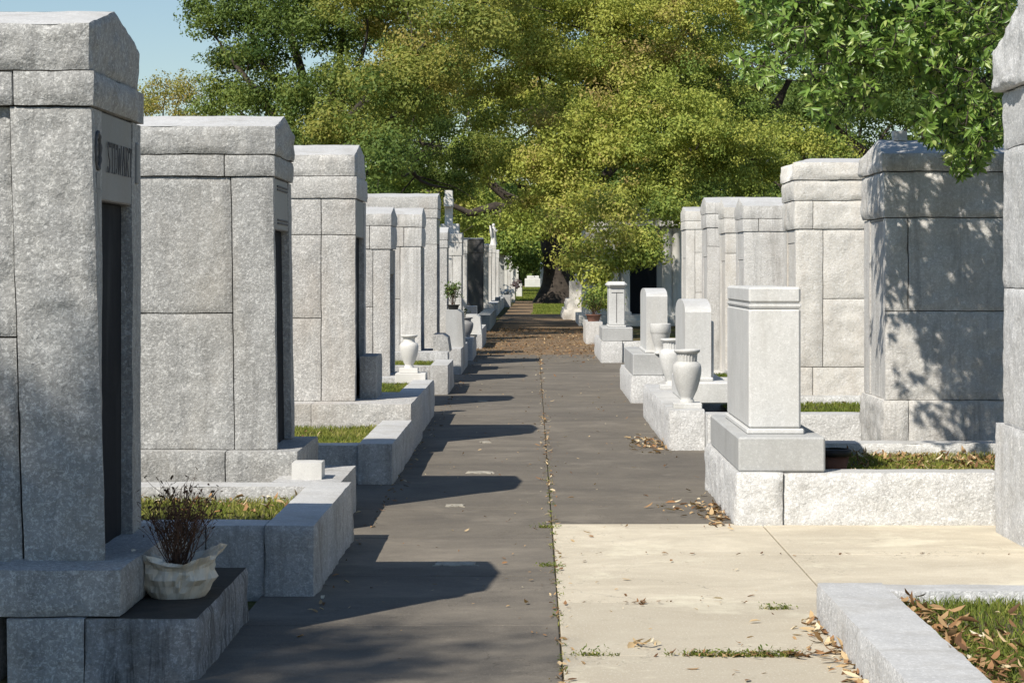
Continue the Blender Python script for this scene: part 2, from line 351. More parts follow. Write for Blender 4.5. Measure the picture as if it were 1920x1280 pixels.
def litter_dirt():
    m, nt, b, out = M('leaf_strewn_dirt'); n = N(nt); p = n.pos()
    f = n.noise(p, 22, 5, .7); g = n.noise(n.pos((1, .35, 1)), 1.6, 5, .7)
    col = n.mix(n.ramp(g, [(.38, 0.0), (.62, 1.0)]), (.12, .08, .045), (.20, .135, .075))
    col = n.mix(n.math('MULTIPLY', n.ramp(f, [(.5, 0.0), (.66, 1.0)]), .65), col, (.30, .20, .10))
    col = n.mix(n.math('MULTIPLY', n.ramp(f, [(.33, 1.0), (.45, 0.0)]), .5), col, (.07, .05, .03))
    nt.links.new(col, b.inputs['Base Color']); b.inputs['Roughness'].default_value = .95
    nt.links.new(n.bump(f, .6, .03), b.inputs['Normal']); return m
DIRT = litter_dirt()
def leafmat(name, stops, trans=.3, rough=.5, spec=.35):
    m, nt, b, out = M(name); n = N(nt)
    col = n.ramp(n.attr(), stops)
    nt.links.new(col, b.inputs['Base Color']); b.inputs['Roughness'].default_value = rough; b.inputs['Specular IOR Level'].default_value = spec
    if trans:
        t = nt.nodes.new('ShaderNodeBsdfTranslucent'); nt.links.new(n.mix(.3, col, (.25, .32, .03)), t.inputs[0])
        x = nt.nodes.new('ShaderNodeMixShader'); x.inputs[0].default_value = trans
        nt.links.new(b.outputs[0], x.inputs[1]); nt.links.new(t.outputs[0], x.inputs[2]); nt.links.new(x.outputs[0], out.inputs[0])
    return m
OAK = leafmat('oak_leaves', [(0, (.065, .12, .03)), (.3, (.18, .26, .055)), (.55, (.32, .375, .075)), (.8, (.46, .465, .10)), (1, (.37, .28, .11))], .33, .55, .25)
OAKG = leafmat('green_oak_leaves', [(0, (0.052, 0.103, 0.026)), (.4, (0.155, 0.215, 0.047)), (.75, (0.327, 0.318, 0.069)), (1, (0.344, 0.267, 0.086))], .33, .55, .25)
MAG = leafmat('broad_glossy_leaves', [(0, (0.088, 0.177, 0.039)), (.6, (0.231, 0.365, 0.072)), (1, (0.442, 0.508, 0.166))], .38, .36, .5)
DRYLEAF = leafmat('dry_leaves', [(0, (.12, .065, .035)), (.3, (.30, .16, .075)), (.6, (.42, .28, .14)), (.85, (.58, .45, .27)), (1, (.70, .62, .46))], .12, .75, .2)
GRASS = leafmat('lawn_grass', [(0, (.07, .115, .022)), (.45, (.17, .21, .035)), (.8, (.32, .31, .08)), (1, (.50, .42, .18))], .3, .7, .2)
TWIG = simple('dry_red_twigs', (.12, .065, .042), .8, .3, 40, 0)
BARK = simple('oak_bark', (.055, .045, .037), .95, .45, 6, .8)
WRAP = simple('waxed_wrapping_paper', (.66, .59, .48), .6, .14, 14, .15)
TERRA = simple('terracotta', (.17, .085, .06), .8, .2, 12, .1)
PLASTIC = simple('dark_plastic', (.02, .02, .02), .5, .2, 12, 0)
INK = simple('engraved_shadow_paint', (.10, .10, .103), .8, .2, 30, 0)
CHALK = simple('pale_marker_stone', (.36, .335, .28), .85, .5, 18, .2)

# ------------------------------------------------------------------ ground and paths
mb = MB(); xs = np.array([-900, -60, -20, -6, -2.2, -1.2, 1.3, 2.6, 6, 20, 60, 900.]); ys = np.array([-300, -20, 0, 10, 20, 40, 70, 110, 180, 320, 1800.])
X, Y = np.meshgrid(xs, ys); idx = np.arange(X.size).reshape(X.shape)
mb.add(np.stack([X, Y, np.full(X.shape, -.03)], -1).reshape(-1, 3), [np.stack([idx[:-1, :-1], idx[:-1, 1:], idx[1:, 1:], idx[1:, :-1]], -1).reshape(-1, 4)], 0, False)
mb.build('ground', EARTH, kind='structure')
def slab(mb, x0, x1, y0, y1, mat=0, z=0.0, gap=.004, tv=.22, tn=None):
    g = gap; tilt = rng.normal(0, .0015, 4); t = float(rng.normal(.5, tv)) if tn is None else tn
    nx = max(1, int((x1 - x0) / .4)); ny = max(1, int((y1 - y0) / .4)); b = .004
    v = [(x0 + g, y0 + g, z - .02), (x1 - g, y0 + g, z - .02), (x1 - g, y1 - g, z - .02), (x0 + g, y1 - g, z - .02),
         (x0 + g, y0 + g, z - b * .5), (x1 - g, y0 + g, z - b * .5), (x1 - g, y1 - g, z - b * .5), (x0 + g, y1 - g, z - b * .5),
         (x0 + g + b, y0 + g + b, z + tilt[0]), (x1 - g - b, y0 + g + b, z + tilt[1]), (x1 - g - b, y1 - g - b, z + tilt[2]), (x0 + g + b, y1 - g - b, z + tilt[3])]
    mb.add(v, [[8, 9, 10, 11]] + [[4 + i, 4 + (i + 1) % 4, 8 + (i + 1) % 4, 8 + i] for i in range(4)] + [[i, (i + 1) % 4, 4 + (i + 1) % 4, 4 + i] for i in range(4)], mat, False, t)
PX0, PXM, PX1 = -1.35, .118, 1.28
mb = MB(); y = -3.0; jl = []
for a in np.arange(-3.05, 42, 1.62):
    y1 = min(a + 1.62, 42.4); slab(mb, PX0, PXM, a, y1); jl.append(y1)
a = 13.9
while a < 42: y1 = min(a + 1.62, 42.4); slab(mb, PXM, PX1 + .35, a, y1); a = y1
mb.add([(PX0, -3, -.011), (PX1 + .35, -3, -.011), (PX1 + .35, 42.4, -.011), (PX0, 42.4, -.011)], [[0, 1, 2, 3]], 1)
mb.build('path', [ASPH, SOIL], kind='structure')
mb = MB()
for (y0, y1, tn_) in ((-1, 5.6, .3), (5.6, 7.4, .2), (7.4, 9.13, .12), (9.13, 10.6, .22), (10.6, 12.4, .66), (12.4, 13.9, .8)):
    slab(mb, PXM, 1.45, y0, y1, tn=tn_)
for (y0, y1) in ((10.06, 12.4), (12.4, 13.9)):
    slab(mb, 1.45, 2.95, y0, y1, z=.001, tn=.7); slab(mb, 2.95, 5.5, y0, min(y1, 12.2), z=.001, tn=.6)
mb.add([(PXM, -3, -.009), (5.5, -3, -.009), (5.5, 13.9, -.009), (PXM, 13.9, -.009)], [[0, 1, 2, 3]], 1)
mb.build('concrete_walk', [YELL, SOIL], kind='structure')
mb = MB(); ys = np.arange(42.4, 300, 2.0)
c = np.interp(ys, [42, 70, 110, 150, 300], [.12, .1, -.25, -.45, -.7]); w = np.interp(ys, [42, 70, 110, 150, 300], [1.45, 1.3, .75, .5, .5])
v = np.stack([np.stack([c - w, ys, 0 * ys - .012], -1), np.stack([c + w, ys, 0 * ys - .012], -1)], 1).reshape(-1, 3); i = np.arange(len(ys) - 1) * 2
mb.add(v, [np.stack([i, i + 1, i + 3, i + 2], -1)], 0, False); mb.build('dirt_path', DIRT, kind='structure')

# ------------------------------------------------------------------ mausoleums
def tomb(name, label, side, Xf, Yn, w, zb, zw, zf, ze, zr, L=2.4, rects=None, frz=(), cap_j=(), open_z=None, pw=None, mat=G_MID, front=None, res=.06, amp=.012,
         base=(.16, .1, -.05), base_j=(), lean=0.0, frz2=None, cap_over=.015, cap_mat=None, tab=S_TAB, recess=.05, apex_in=0.0, group=None, cap_amp=None, base_mat=None, flat_front=False, pwn=None, foot=0.0):
    """stacked burial tomb: side -1 = left row (front faces +X), +1 = right row"""
    front = front or S_SHADE; cap_mat = cap_mat or mat; Yf = Yn + w; ym = Yn + w / 2
    X = lambda u: Xf + side * u
    fc = 'X' if side < 0 else 'x'                                    # front face letter
    t = thing(name, label, 'mausoleum', (X(0), ym, 0), group or ('mausoleums in the left row' if side < 0 else 'mausoleums in the right row'))
    pw = pw or w * .2; pn = pwn or w * .09
    warp = (lambda V: np.stack([V[:, 0] + foot * np.clip((zw - V[:, 2]) / (zw - zb), 0, 1) * np.clip(1 - (V[:, 1] - Yn) / pn, 0, 1), V[:, 1], V[:, 2]], -1)) if foot else (lambda V: np.stack([V[:, 0] + lean * (V[:, 2] - zb), V[:, 1], V[:, 2]], -1)) if lean else None
    oz = open_z or (zb + (zw - zb) * .8); g = .004
    # walls
    mb = MB(); rects = rects or [(0, L, zb, zw, 0)]
    for (u0, u1, z0, z1, rc) in rects:
        rgh = ('y' if not flat_front else 'y')
        block(mb, X(u0 + (g if u0 > 0 else 0)), X(u1 - g), Yn + rc, Yn + pn, z0 + g, z1 - g, amp, res, rgh, 0)
    block(mb, X(0), X(L), Yf - pw, Yf, zb + g, zw - g, amp, res * 2, 'Y', 0)
    block(mb, X(L - .15), X(L + .02), Yn + .02, Yf - .02, zb + g, zw - g, amp, .15, 'xX', 0)
    rbox(mb, X(.02), X(L - .05), Yn + .05, Yf - .03, zb + .002, zw + .01, .002, 1) if recess < .02 else rbox(mb, X(recess + .06), X(L - .05), Yn + .06, Yf - .03, zb + .002, zw + .01, .002, 1)
    rbox(mb, X(.012), X(L - .05), Yn + .022 + max(q_[4] for q_ in rects), Yn + pn - .01, zb + .001, zw + .008, .002, 1)
    mb.build('wall', [mat, MORTAR], t, warp=warp)
    # lintel over the opening and the closure tablet in it
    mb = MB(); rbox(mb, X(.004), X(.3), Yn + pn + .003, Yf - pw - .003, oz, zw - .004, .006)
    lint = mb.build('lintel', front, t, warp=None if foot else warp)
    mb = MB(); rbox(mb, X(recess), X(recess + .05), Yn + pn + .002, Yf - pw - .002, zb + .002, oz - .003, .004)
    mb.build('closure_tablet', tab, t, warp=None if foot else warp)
    dx = lean * (zw - zb)
    # frieze course
    mb = MB(); e = .012; ed = [0] + sorted(frz) + [L]
    for u0, u1 in zip(ed[:-1], ed[1:]):
        block(mb, X(u0 - (e if u0 == 0 else -g)) + dx, X(u1 - g) + dx, Yn - e, Yf + e, zw + g, zf - g, amp * 1.1, res, 'yY' + fc, 0)
    rbox(mb, X(.03) + dx, X(L - .03) + dx, Yn + .025, Yf - .025, zw, zf + .006, .002, 1)
    mb.build('frieze', [mat, MORTAR], t)
    zc = zf
    if frz2:
        z2, ex, js = frz2; mb = MB(); ed = [0] + sorted(js) + [L]
        for u0, u1 in zip(ed[:-1], ed[1:]):
            block(mb, X(u0 - (ex if u0 == 0 else -g)) + dx, X(u1 - g) + dx, Yn - ex, Yf + ex, zf + g, z2 - g, amp * 1.2, res, 'yY' + fc, 0, topamp=.002)
        rbox(mb, X(.03) + dx, X(L - .03) + dx, Yn + .02, Yf - .02, zf, z2 + .006, .002, 1)
        mb.build('upper_course', [mat, MORTAR], t); zc = z2
    # gabled cap
    mb = MB(); o = cap_over; y0 = Yn - o; y1 = Yf + o; a = (cap_amp or amp * 1.5); x0 = X(-o) + dx; x1 = X(L + o) + dx; xa = X(-o + apex_in) + dx
    cc = ((x0 + x1) / 2, ym, (zc + ze) / 2); z0 = zc + g; sd = float(rng.random() * 30)
    A, B, R, D, E = (y0, z0), (y0, ze), (ym, zr), (y1, ze), (y1, z0); Mm = (ym, z0)
    q = lambda x, yz: (x, yz[0], yz[1])
    face(mb, q(x0, A), q(x1, A), q(x1, B), q(x0, B), cc, a, res, seed=sd, wob=.0045); face(mb, q(x0, E), q(x1, E), q(x1, D), q(x0, D), cc, a, res * 2, seed=sd)
    face(mb, q(x0, B), q(x1, B), q(x1, R), q(xa, R), cc, .003, res, seed=sd, mat=1, wob=.0045); face(mb, q(x0, D), q(x1, D), q(x1, R), q(xa, R), cc, .003, res, seed=sd)
    face(mb, q(x0, A), q(x1, A), q(x1, E), q(x0, E), cc, 0, .5)
    for xx, xr, rr in ((x0, xa, res), (x1, x1, res * 2)):
        face(mb, q(xx, A), q(xx, Mm), q(xr, R), q(xx, B), cc, a, rr, edges=(1, 0, 1, 1), seed=sd, wob=.0045)
        face(mb, q(xx, E), q(xx, Mm), q(xr, R), q(xx, D), cc, a, rr, edges=(1, 0, 1, 1), seed=sd, wob=.0045)
    mb.build('roof', [cap_mat, S_TOP], t)
    # base course
    if base:
        bx, by, bz = base; mb = MB(); ed = [-bx] + sorted(base_j) + [L + .1]
        for u0, u1 in zip(ed[:-1], ed[1:]):
            block(mb, X(u0 + g), X(u1 - g), Yn - by, Yf + by, bz, zb - .001, amp, res, 'yY' + fc, 0)
        mb.build('base', base_mat or mat, t)
    return t

def uu(px, Y, Xf): return abs(wx(px, Y) - Xf)
# --- left 1: the lettered one
Xf = -1.80; Yn = 8.9; w1 = 1.13; zb, zw, zf, ze, zr = wz(1062, 8.9), wz(199, 8.9), wz(131, 8.88), wz(42, 8.88), wz(22, 9.47)
u1 = .335
t1 = tomb('mausoleum', 'tall grey granite mausoleum lettered STEWART beside the wrapped plant', -1, Xf, Yn, w1, zb, zw, zf, ze, zr, 2.6,
          [(0, u1, zb, zw, 0), (u1, 2.6, zb, 1.335, .03), (u1, 2.6, 1.335, zw, .03)], frz=(.315,), open_z=wz(378, 9.3), pw=.21, pwn=.225, mat=G_COOL, res=.022, amp=.02, base=None, foot=.06, recess=.05, cap_over=-.012, cap_amp=.022)
Xw = lambda z: Xf + .004 + 0 * z
mb = MB()                                                            # letters: serif strokes on the lintel
def stroke(mb, y, z, pts, wid, X0, d=.004):
    for (a, b) in zip(pts[:-1], pts[1:]):
        a = np.array(a); b = np.array(b); tt = b - a; L_ = np.linalg.norm(tt); tt = tt / L_; nn = np.array([-tt[1], tt[0]]) * wid / 2; a = a - tt * wid * .2; b = b + tt * wid * .2
        c4 = [a + nn, b + nn, b - nn, a - nn]
        V = [(X0(z + p[1]), y + p[0], z + p[1]) for p in c4] + [(X0(z + p[1]) + d, y + p[0], z + p[1]) for p in c4]
        convex(mb, V, [[0, 1, 2, 3], [4, 5, 6, 7]] + [[i, (i + 1) % 4, 4 + (i + 1) % 4, 4 + i] for i in range(4)])
h = .125
GL = {'S': [([(.9, .85), (.7, 1), (.3, 1), (.1, .82), (.2, .62), (.8, .4), (.92, .2), (.7, 0), (.3, 0), (.08, .17)], 1)],
      'T': [([(0, 1), (1, 1)], .7), ([(.5, 0), (.5, 1)], 1.3), ([(.3, 0), (.7, 0)], .6), ([(0, .85), (0, 1)], .6), ([(1, .85), (1, 1)], .6)],
      'E': [([(.18, 0), (.18, 1)], 1.3), ([(0, 0), (.9, 0)], .7), ([(0, 1), (.9, 1)], .7), ([(.18, .52), (.7, .52)], .7), ([(.9, 0), (.9, .17)], .6), ([(.9, .83), (.9, 1)], .6)],
      'W': [([(0, 1), (.28, 0)], 1.2), ([(.28, 0), (.5, .9)], .7), ([(.5, .9), (.74, 0)], 1.2), ([(.74, 0), (1, 1)], .7), ([(-.1, 1), (.12, 1)], .6), ([(.88, 1), (1.1, 1)], .6)],
      'A': [([(0, 0), (.5, 1)], .7), ([(.5, 1), (1, 0)], 1.3), ([(.22, .36), (.8, .36)], .7), ([(-.1, 0), (.15, 0)], .6), ([(.8, 0), (1.1, 0)], .6)],
      'R': [([(.15, 0), (.15, 1)], 1.3), ([(0, 1), (.6, 1), (.88, .86), (.88, .64), (.6, .5), (.15, .5)], .8), ([(.5, .5), (1, 0)], 1.2), ([(0, 0), (.35, 0)], .6)]}
y = 9.235; zl = wz(326, 9.42)
for ch in 'STEWART':
    wd = {'W': .085, 'A': .066, 'R': .06, 'T': .058, 'S': .046, 'E': .05}[ch]
    for pts, k in GL[ch]: stroke(mb, y, zl, [(a * wd, b * h) for a, b in pts], .0048 * k, lambda z: Xw(z) - .003)
    y += wd + .021
mb.build('lettering', simple('cut_shade_grey', (.115, .115, .118), .85, .25, 30, 0), t1)  # raised strokes; the shade of cut letters is put into their grey
mb = MB()                                                            # carved wreath hung over a torch
def ring(mb, yc, zc, ry, rz, r, n=28):
    a = np.linspace(0, 2 * math.pi, n + 1); tube(mb, np.stack([Xw(zc + rz * np.sin(a)) + .003, yc + ry * np.cos(a), zc + rz * np.sin(a)], -1), r * (1 + .3 * np.sin(a * 9)), 6)
ring(mb, 9.005, wz(283, 9), .045, .075, .0085)
mb.build('wreath_carving', bpy.data.materials['cut_shade_grey'], t1)  # shade of the carving put into the same grey as the letters
mb = MB(); yc = 9.005; zc = wz(345, 9)
for z0, z1, hw in ((zc - .02, zc + .045, .035), (zc - .035, zc - .018, .05), (zb + .25, zc - .035, .022), (zb + .22, zb + .25, .04)):
    V_ = [(Xw(z_) + d_, y_, z_) for d_ in (-.02, .005) for y_, z_ in ((yc - hw, z0), (yc + hw, z0), (yc + hw, z1), (yc - hw, z1))]
    convex(mb, V_, [[0, 1, 2, 3], [4, 5, 6, 7]] + [[i, (i + 1) % 4, 4 + (i + 1) % 4, 4 + i] for i in range(4)])
mb.build('torch_carving', S_SHADE, t1)
mb = MB(); yf = Yn + w1 - .115
rbox(mb, Xw(2.0) - .02, Xw(2.0) + .005, yf - .03, yf + .03, wz(345, 9.9), wz(268, 9.9), .004)
mb.build('inset_panel', S_SHADE, t1)
mb = MB()
block(mb, -3.6, -2.13, 8.72, 10.1, -.05, wz(1068, 8.7), .015, .03, 'y'); block(mb, -2.125, -1.63, 8.62, 10.22, wz(1157, 8.6), wz(1068, 8.62), .016, .025, 'yX')
mb.build('base', G_COOL, t1)
mb = MB(); block(mb, -2.07, -1.768, 8.6, 10.1, -.05, wz(1160, 8.6), .016, .025, 'yx'); mb.build('step', G_COOL, t1)
mb = MB(); block(mb, -1.764, -1.325, 8.6, 10.1, -.05, wz(1160, 8.6), .02, .025, 'yX', topmat=1); o = mb.build('stained_step', [G_STAIN, S_BROWN], t1); o['label'] = 'black streaked granite step'
# --- left 2
Yn = 14.1; Xf = wx(519, Yn); f = lambda px: uu(px, Yn, Xf)
t2 = tomb('mausoleum', 'grey granite mausoleum with low white box stone on its step', -1, Xf, Yn, 1.05, wz(843, Yn), wz(331, Yn), wz(290, Yn), wz(237, Yn), wz(218, Yn + .5), 2.7,
          [(0, f(440), wz(843, Yn), wz(331, Yn), 0), (f(440), 2.7, wz(843, Yn), wz(587, Yn), .008), (f(440), 2.7, wz(587, Yn), wz(331, Yn), .008)], frz=(f(428),), open_z=wz(432, 14.5), pw=.18,
          mat=G_COOL, res=.03, amp=.012, base=(.15, .13, .02), base_j=(f(428),), lean=-.014, cap_amp=.022)
mb = MB()
for py in (352, 358, 414, 420):
    z = wz(py, 14.6); rbox(mb, Xf - .014 * (z - .45) - .02, Xf - .014 * (z - .45) + .004, Yn + .24, Yn + .81, z - .006, z + .006, .002)
mb.build('incised_band', bpy.data.materials['cut_shade_grey'], t2)  # raised strips with the grooves' shade put into their grey
mb = MB(); block(mb, -1.62, -1.195, 13.55, 14.7, -.03, .30, .01, .04, 'yX'); mb.build('step', G_KERB, t2)
# --- left 3
Yn = 19.6; Xf = wx(666, Yn); f = lambda px: uu(px, Yn, Xf); zb = wz(752, Yn)
t3 = tomb('mausoleum', 'pale granite mausoleum with overhanging second course and stone bench at its door', -1, Xf, Yn, 1.25, zb, wz(372, Yn), wz(330, Yn), wz(290, Yn), wz(272, Yn + .6), 2.6,
           [(0, f(602), zb, wz(440, Yn), 0), (0, f(602), wz(440, Yn), wz(372, Yn), 0), (f(602), 2.6, wz(440, Yn), wz(372, Yn), 0), (f(602), 2.6, wz(596, Yn), wz(440, Yn), 0), (f(602), 2.6, zb, wz(596, Yn), 0)],
           frz=(), open_z=wz(445, 20), pw=.2, mat=G_MID, res=.04, amp=.012, base=None, cap_over=-.01, cap_amp=.022)
mb = MB(); block(mb, -3.9, wx(583, 19.2), 19.2, 21.1, -.04, zb - .001, .012, .05, 'y'); block(mb, wx(584, 19.2), -1.075, 19.2, 21.1, -.04, zb - .001, .014, .04, 'yX'); mb.build('base', G_MID, t3)
mb = MB(); block(mb, Xf + .01, wx(705, 20.0), 20.0, 20.75, zb, wz(668, 20.0), .01, .05, 'yXY'); mb.build('door_block', G_COOL, t3)
# --- left 4..16 (px of near face front edge, Y, width, y of ridge, eave, cap bottom, wall top, base top)
def ltomb(label, xf, Yn, w, yr, ye, yf_, yw, yb, mat=G_MID, joints=(), hj=(), frz=(), res=.09, base=(.25, .1, -.05), L=2.4, **k):
    Xf = wx(xf, Yn); z = lambda p: wz(p, Yn); f = lambda p: uu(p, Yn, Xf); us = [0] + sorted(f(j) for j in joints) + [L]; rc = []
    for i, (a, b) in enumerate(zip(us[:-1], us[1:])):
        zs = [z(yb)] + ([z(q) for q in sorted(hj, reverse=True)] if i == len(us) - 2 else []) + [z(yw)]
        for c_, d_ in zip(zs[:-1], zs[1:]): rc.append((a, b, c_, d_, 0))
    return tomb('mausoleum', label, -1 if xf < CX else 1, Xf, Yn, w, z(yb), z(yw), z(yf_), z(ye), wz(yr, Yn + w / 2), L, rc, frz=[f(q) for q in frz], mat=mat, res=res, base=base, **k)
ltomb('small steep gabled granite mausoleum beside the white urn', 731, 25.5, 1.0, 388, 401, 423, 467, 704, joints=(699,), hj=(575,), frz=(693,), res=.06)
ltomb('low gabled granite mausoleum just behind the white urn', 789, 31.3, 1.05, 390, 402, 426, 462, 658, mat=G_WARM2, joints=(750,), hj=(560,), frz=(757,), res=.07)
ltomb('broad flat roofed granite mausoleum rising behind the two gabled ones', 819, 37, 1.2, 363, 369, 391, 409, 650, joints=(), hj=(458,), res=.1, L=3.2)
ltomb('narrow granite mausoleum with pointed gable in front of the cross', 838, 42, .9, 426, 436, 450, 465, 640, res=.1)
t8 = ltomb('granite mausoleum carrying the stone cross on its roof', 865, 51, 1.1, 436, 439, 455, 479, 600, mat=G_WARM2, joints=(848,), res=.1)
mb = MB(); rbox(mb, wx(825, 51), wx(860, 51), 51.25, 51.85, wz(438, 51.5), wz(420, 51.5), .01); cb = mb.build('cross_plinth', G_WARM2, t8)
mb = MB(); xa, xb = wx(834, 51.5), wx(849, 51.5)
rbox(mb, xa, xb, 51.46, 51.64, wz(420, 51.5), wz(357, 51.5), .01); rbox(mb, xa - .012, xb + .012, 51.2, 51.9, wz(388, 51.5), wz(371, 51.5), .01)
tag(mb.build('cross', S_WHITE), 'stone cross seen edge-on above a mausoleum in the left row', 'cross')
ltomb('slim pale mausoleum immediately before the dark one', 875, 58, .9, 449, 452, 462, 476, 592, mat=G_WARM2, res=.14)
ltomb('granite mausoleum with tree shade put into its dark colour', 905, 72, 1.3, 446, 448, 460, 474, 590, mat=G_DARK, res=.14, front=G_DARK)  # the oak's shade is put into the dark wall and front colour
far = [(915, 80, 457, 'pale mausoleum next after the dark tree-shaded one'), (921, 86, 466, 'pale mausoleum between the dark one and the angel statue, shorter'), (929, 93, 458, 'slender mausoleum that carries the tall angel statue'),
       (935, 101, 468, 'slender mausoleum just beyond the tall angel statue'), (945, 112, 474, 'grey mausoleum that carries the small angel statue')]
for xf, Y_, yr, lb in far:
    ltomb(lb, xf, Y_, 1.1, yr, yr + 2, yr + 8, yr + 16, 577 if Y_ < 100 else 568, mat=G_WARM2 if Y_ != 112 else G_COOL, res=.25)
k = 0
for xf, Y_, yr in ((951, 128, 492), (957, 142, 484), (962, 158, 480), (967, 176, 486), (972, 198, 490)):
    tomb('mausoleum', ['first', 'second', 'third', 'fourth', 'last'][k] + ' of the tiny far mausoleums beyond the small angel, left row', -1, wx(xf, Y_), Y_, 1.2, .3, wz(yr, Y_) - .45, wz(yr, Y_) - .25, wz(yr, Y_) - .1, wz(yr, Y_), 2.0, res=.4, mat=[S_WHITE, G_WARM2][k % 2]); k += 1
def statue(px, py0, py1, Y_, label, s=1):
    z0, z1 = wz(py1, Y_), wz(py0, Y_); h_ = z1 - z0; x = wx(px, Y_); mb = MB()
    lathe(mb, [(.17 * h_, 0), (.16 * h_, .03 * h_), (.13 * h_, .2 * h_), (.105 * h_, .45 * h_), (.115 * h_, .6 * h_), (.13 * h_, .72 * h_), (.10 * h_, .8 * h_), (.045 * h_, .83 * h_), (.045 * h_, .85 * h_), (.075 * h_, .9 * h_), (.07 * h_, .96 * h_), (.03 * h_, h_)], (x, Y_, z0), 14,
          fold=lambda r, z, th: (r * (1 + .10 * np.cos(7 * th) * (z < .6 * h_)), z + 0 * th))
    for sg in (-1, 1):
        tube(mb, [(x + .02, Y_ + sg * .1 * h_, z0 + .75 * h_), (x + .10 * h_, Y_ + sg * .16 * h_, z0 + .6 * h_), (x + .17 * h_, Y_ + sg * .04 * h_, z0 + .68 * h_)], [.05 * h_, .045 * h_, .03 * h_], 8)
        tube(mb, [(x - .08 * h_, Y_ + sg * .05 * h_, z0 + .72 * h_), (x - .13 * h_, Y_ + sg * .2 * h_, z0 + .86 * h_), (x - .12 * h_, Y_ + sg * .22 * h_, z0 + .55 * h_), (x - .1 * h_, Y_ + sg * .14 * h_, z0 + .3 * h_)], [.05 * h_, .07 * h_, .06 * h_, .015 * h_], 8)
    return tag(mb.build('angel_statue', S_WHITE), label, 'statue')
statue(925.5, 419, 459, 93.5, 'tall white angel statue on a mausoleum roof'); statue(942, 453, 475, 112.5, 'small white angel statue on a far roof')

# --- right row
Yn = 16.8; Xf = wx(1660, Yn); z = lambda p: wz(p, Yn); f = lambda p: uu(p, Yn, Xf)
tr2 = tomb('mausoleum', 'cream granite mausoleum dappled by leaf shadows, small block on its roof', 1, Xf, Yn, 1.08, z(750), z(408), z(322), z(288), wz(262, Yn + .5), 2.6,
     [(0, f(1703), z(583), z(408), 0), (f(1703), 2.6, z(583), z(408), 0), (0, 2.6, z(750), z(583), 0)], frz=(), open_z=2.0, pw=.3, mat=G_WARM2, res=.035, amp=.025, base=(.02, .02, .0), base_j=(f(1703),),
     cap_over=.03, front=G_WARM2, tab=G_WARM2, recess=.01, cap_amp=.03, apex_in=.06)
mb = MB(); block(mb, wx(1676, 17.3), wx(1700, 17.3), 17.28, 17.4, wz(264, 17.3), wz(246, 17.3), .004, .03, 'xXyY'); mb.build('roof_block', G_WARM, tr2)
Yn = 22.6; Xf = wx(1492, Yn); z = lambda p: wz(p, Yn); f = lambda p: uu(p, Yn, Xf)
tomb('mausoleum', 'cream mausoleum of many courses between the dappled one and the long low roof', 1, Xf, Yn, 1.05, z(745), z(430), z(376), z(305), wz(297, Yn + .5), 2.6,
     [(0, f(1543), z(688), z(430), 0), (f(1543), 2.6, z(560), z(430), 0), (f(1543), 2.6, z(688), z(560), 0), (0, f(1524), z(745), z(688), 0), (f(1524), 2.6, z(745), z(688), 0)], frz=(f(1524),), frz2=(z(338), .02, ()),
     open_z=1.9, pw=.3, mat=G_WARM, res=.04, amp=.016, base=(.1, .05, .0), cap_over=.03, front=G_WARM, tab=G_WARM, recess=.01, cap_amp=.022, apex_in=.25)
def rtomb(label, xf, Yn, w, yr, ye, yf_, yw, yb=700, mat=G_WARM, joints=(), frz=(), hj=(), **k):
    return ltomb(label, xf, Yn, w, yr, ye, yf_, yw, yb, mat=mat, joints=joints, frz=frz, hj=hj, front=mat, tab=mat, recess=.01, base=(.15, .08, -.03), **k)
rtomb('long low grey mausoleum with smooth side panel behind the tall headstone', 1395, 28.7, 1.1, 371, 386, 410, 434, mat=G_WARM2, frz=(1422,), hj=(), res=.06, amp=.009)
rtomb('cream mausoleum with steep roof end, right beside the long low one', 1360, 31.9, 1.0, 373, 389, 409, 437, joints=(), hj=(475,), res=.07, cap_amp=.03)
rtomb('grey cream mausoleum between the steep roofed one and the stained one', 1326, 35.2, 1.1, 370, 380, 401, 427, mat=G_WARM2, hj=(462,), res=.08)
rtomb('brown stained cream mausoleum nearest the dark columned tomb', 1286, 40.2, 1.2, 388, 396, 414, 430, joints=(1303,), hj=(473, 548), res=.1)
# near right tomb: only its path-side face is in view
t0 = thing('mausoleum', 'silver granite mausoleum cut off by the right edge of the view', 'mausoleum', (2.87, 12.7, 0), 'mausoleums in the right row')
ya, yb_ = 11.9, 13.36
mb = MB(); zs = [.67, wz(540, 13.3), wz(280, 13.3), wz(172, 13.3)]
for a, b in zip(zs[:-1], zs[1:]): block(mb, 2.875, 5.2, ya, yb_, a + .003, b - .003, .018, .03, 'xyY', 0, wob=.005)
rbox(mb, 2.9, 5.1, ya + .03, yb_ - .03, .66, zs[-1], .003, 1); mb.build('wall', [G_RIGHT, MORTAR], t0)
mb = MB(); block(mb, 2.86, 5.3, ya - .1, 13.52, -.04, .67, .014, .03, 'xyY'); mb.build('base', G_RIGHT, t0)
mb = MB(); cc = (4, 12.6, 2.8); z0, ze_, zr_ = zs[-1] + .005, wz(100, 13.3), 3.32; x0, x1 = 2.83, 5.3; y0, y1, ym = ya - .06, yb_ + .06, (ya + yb_) / 2
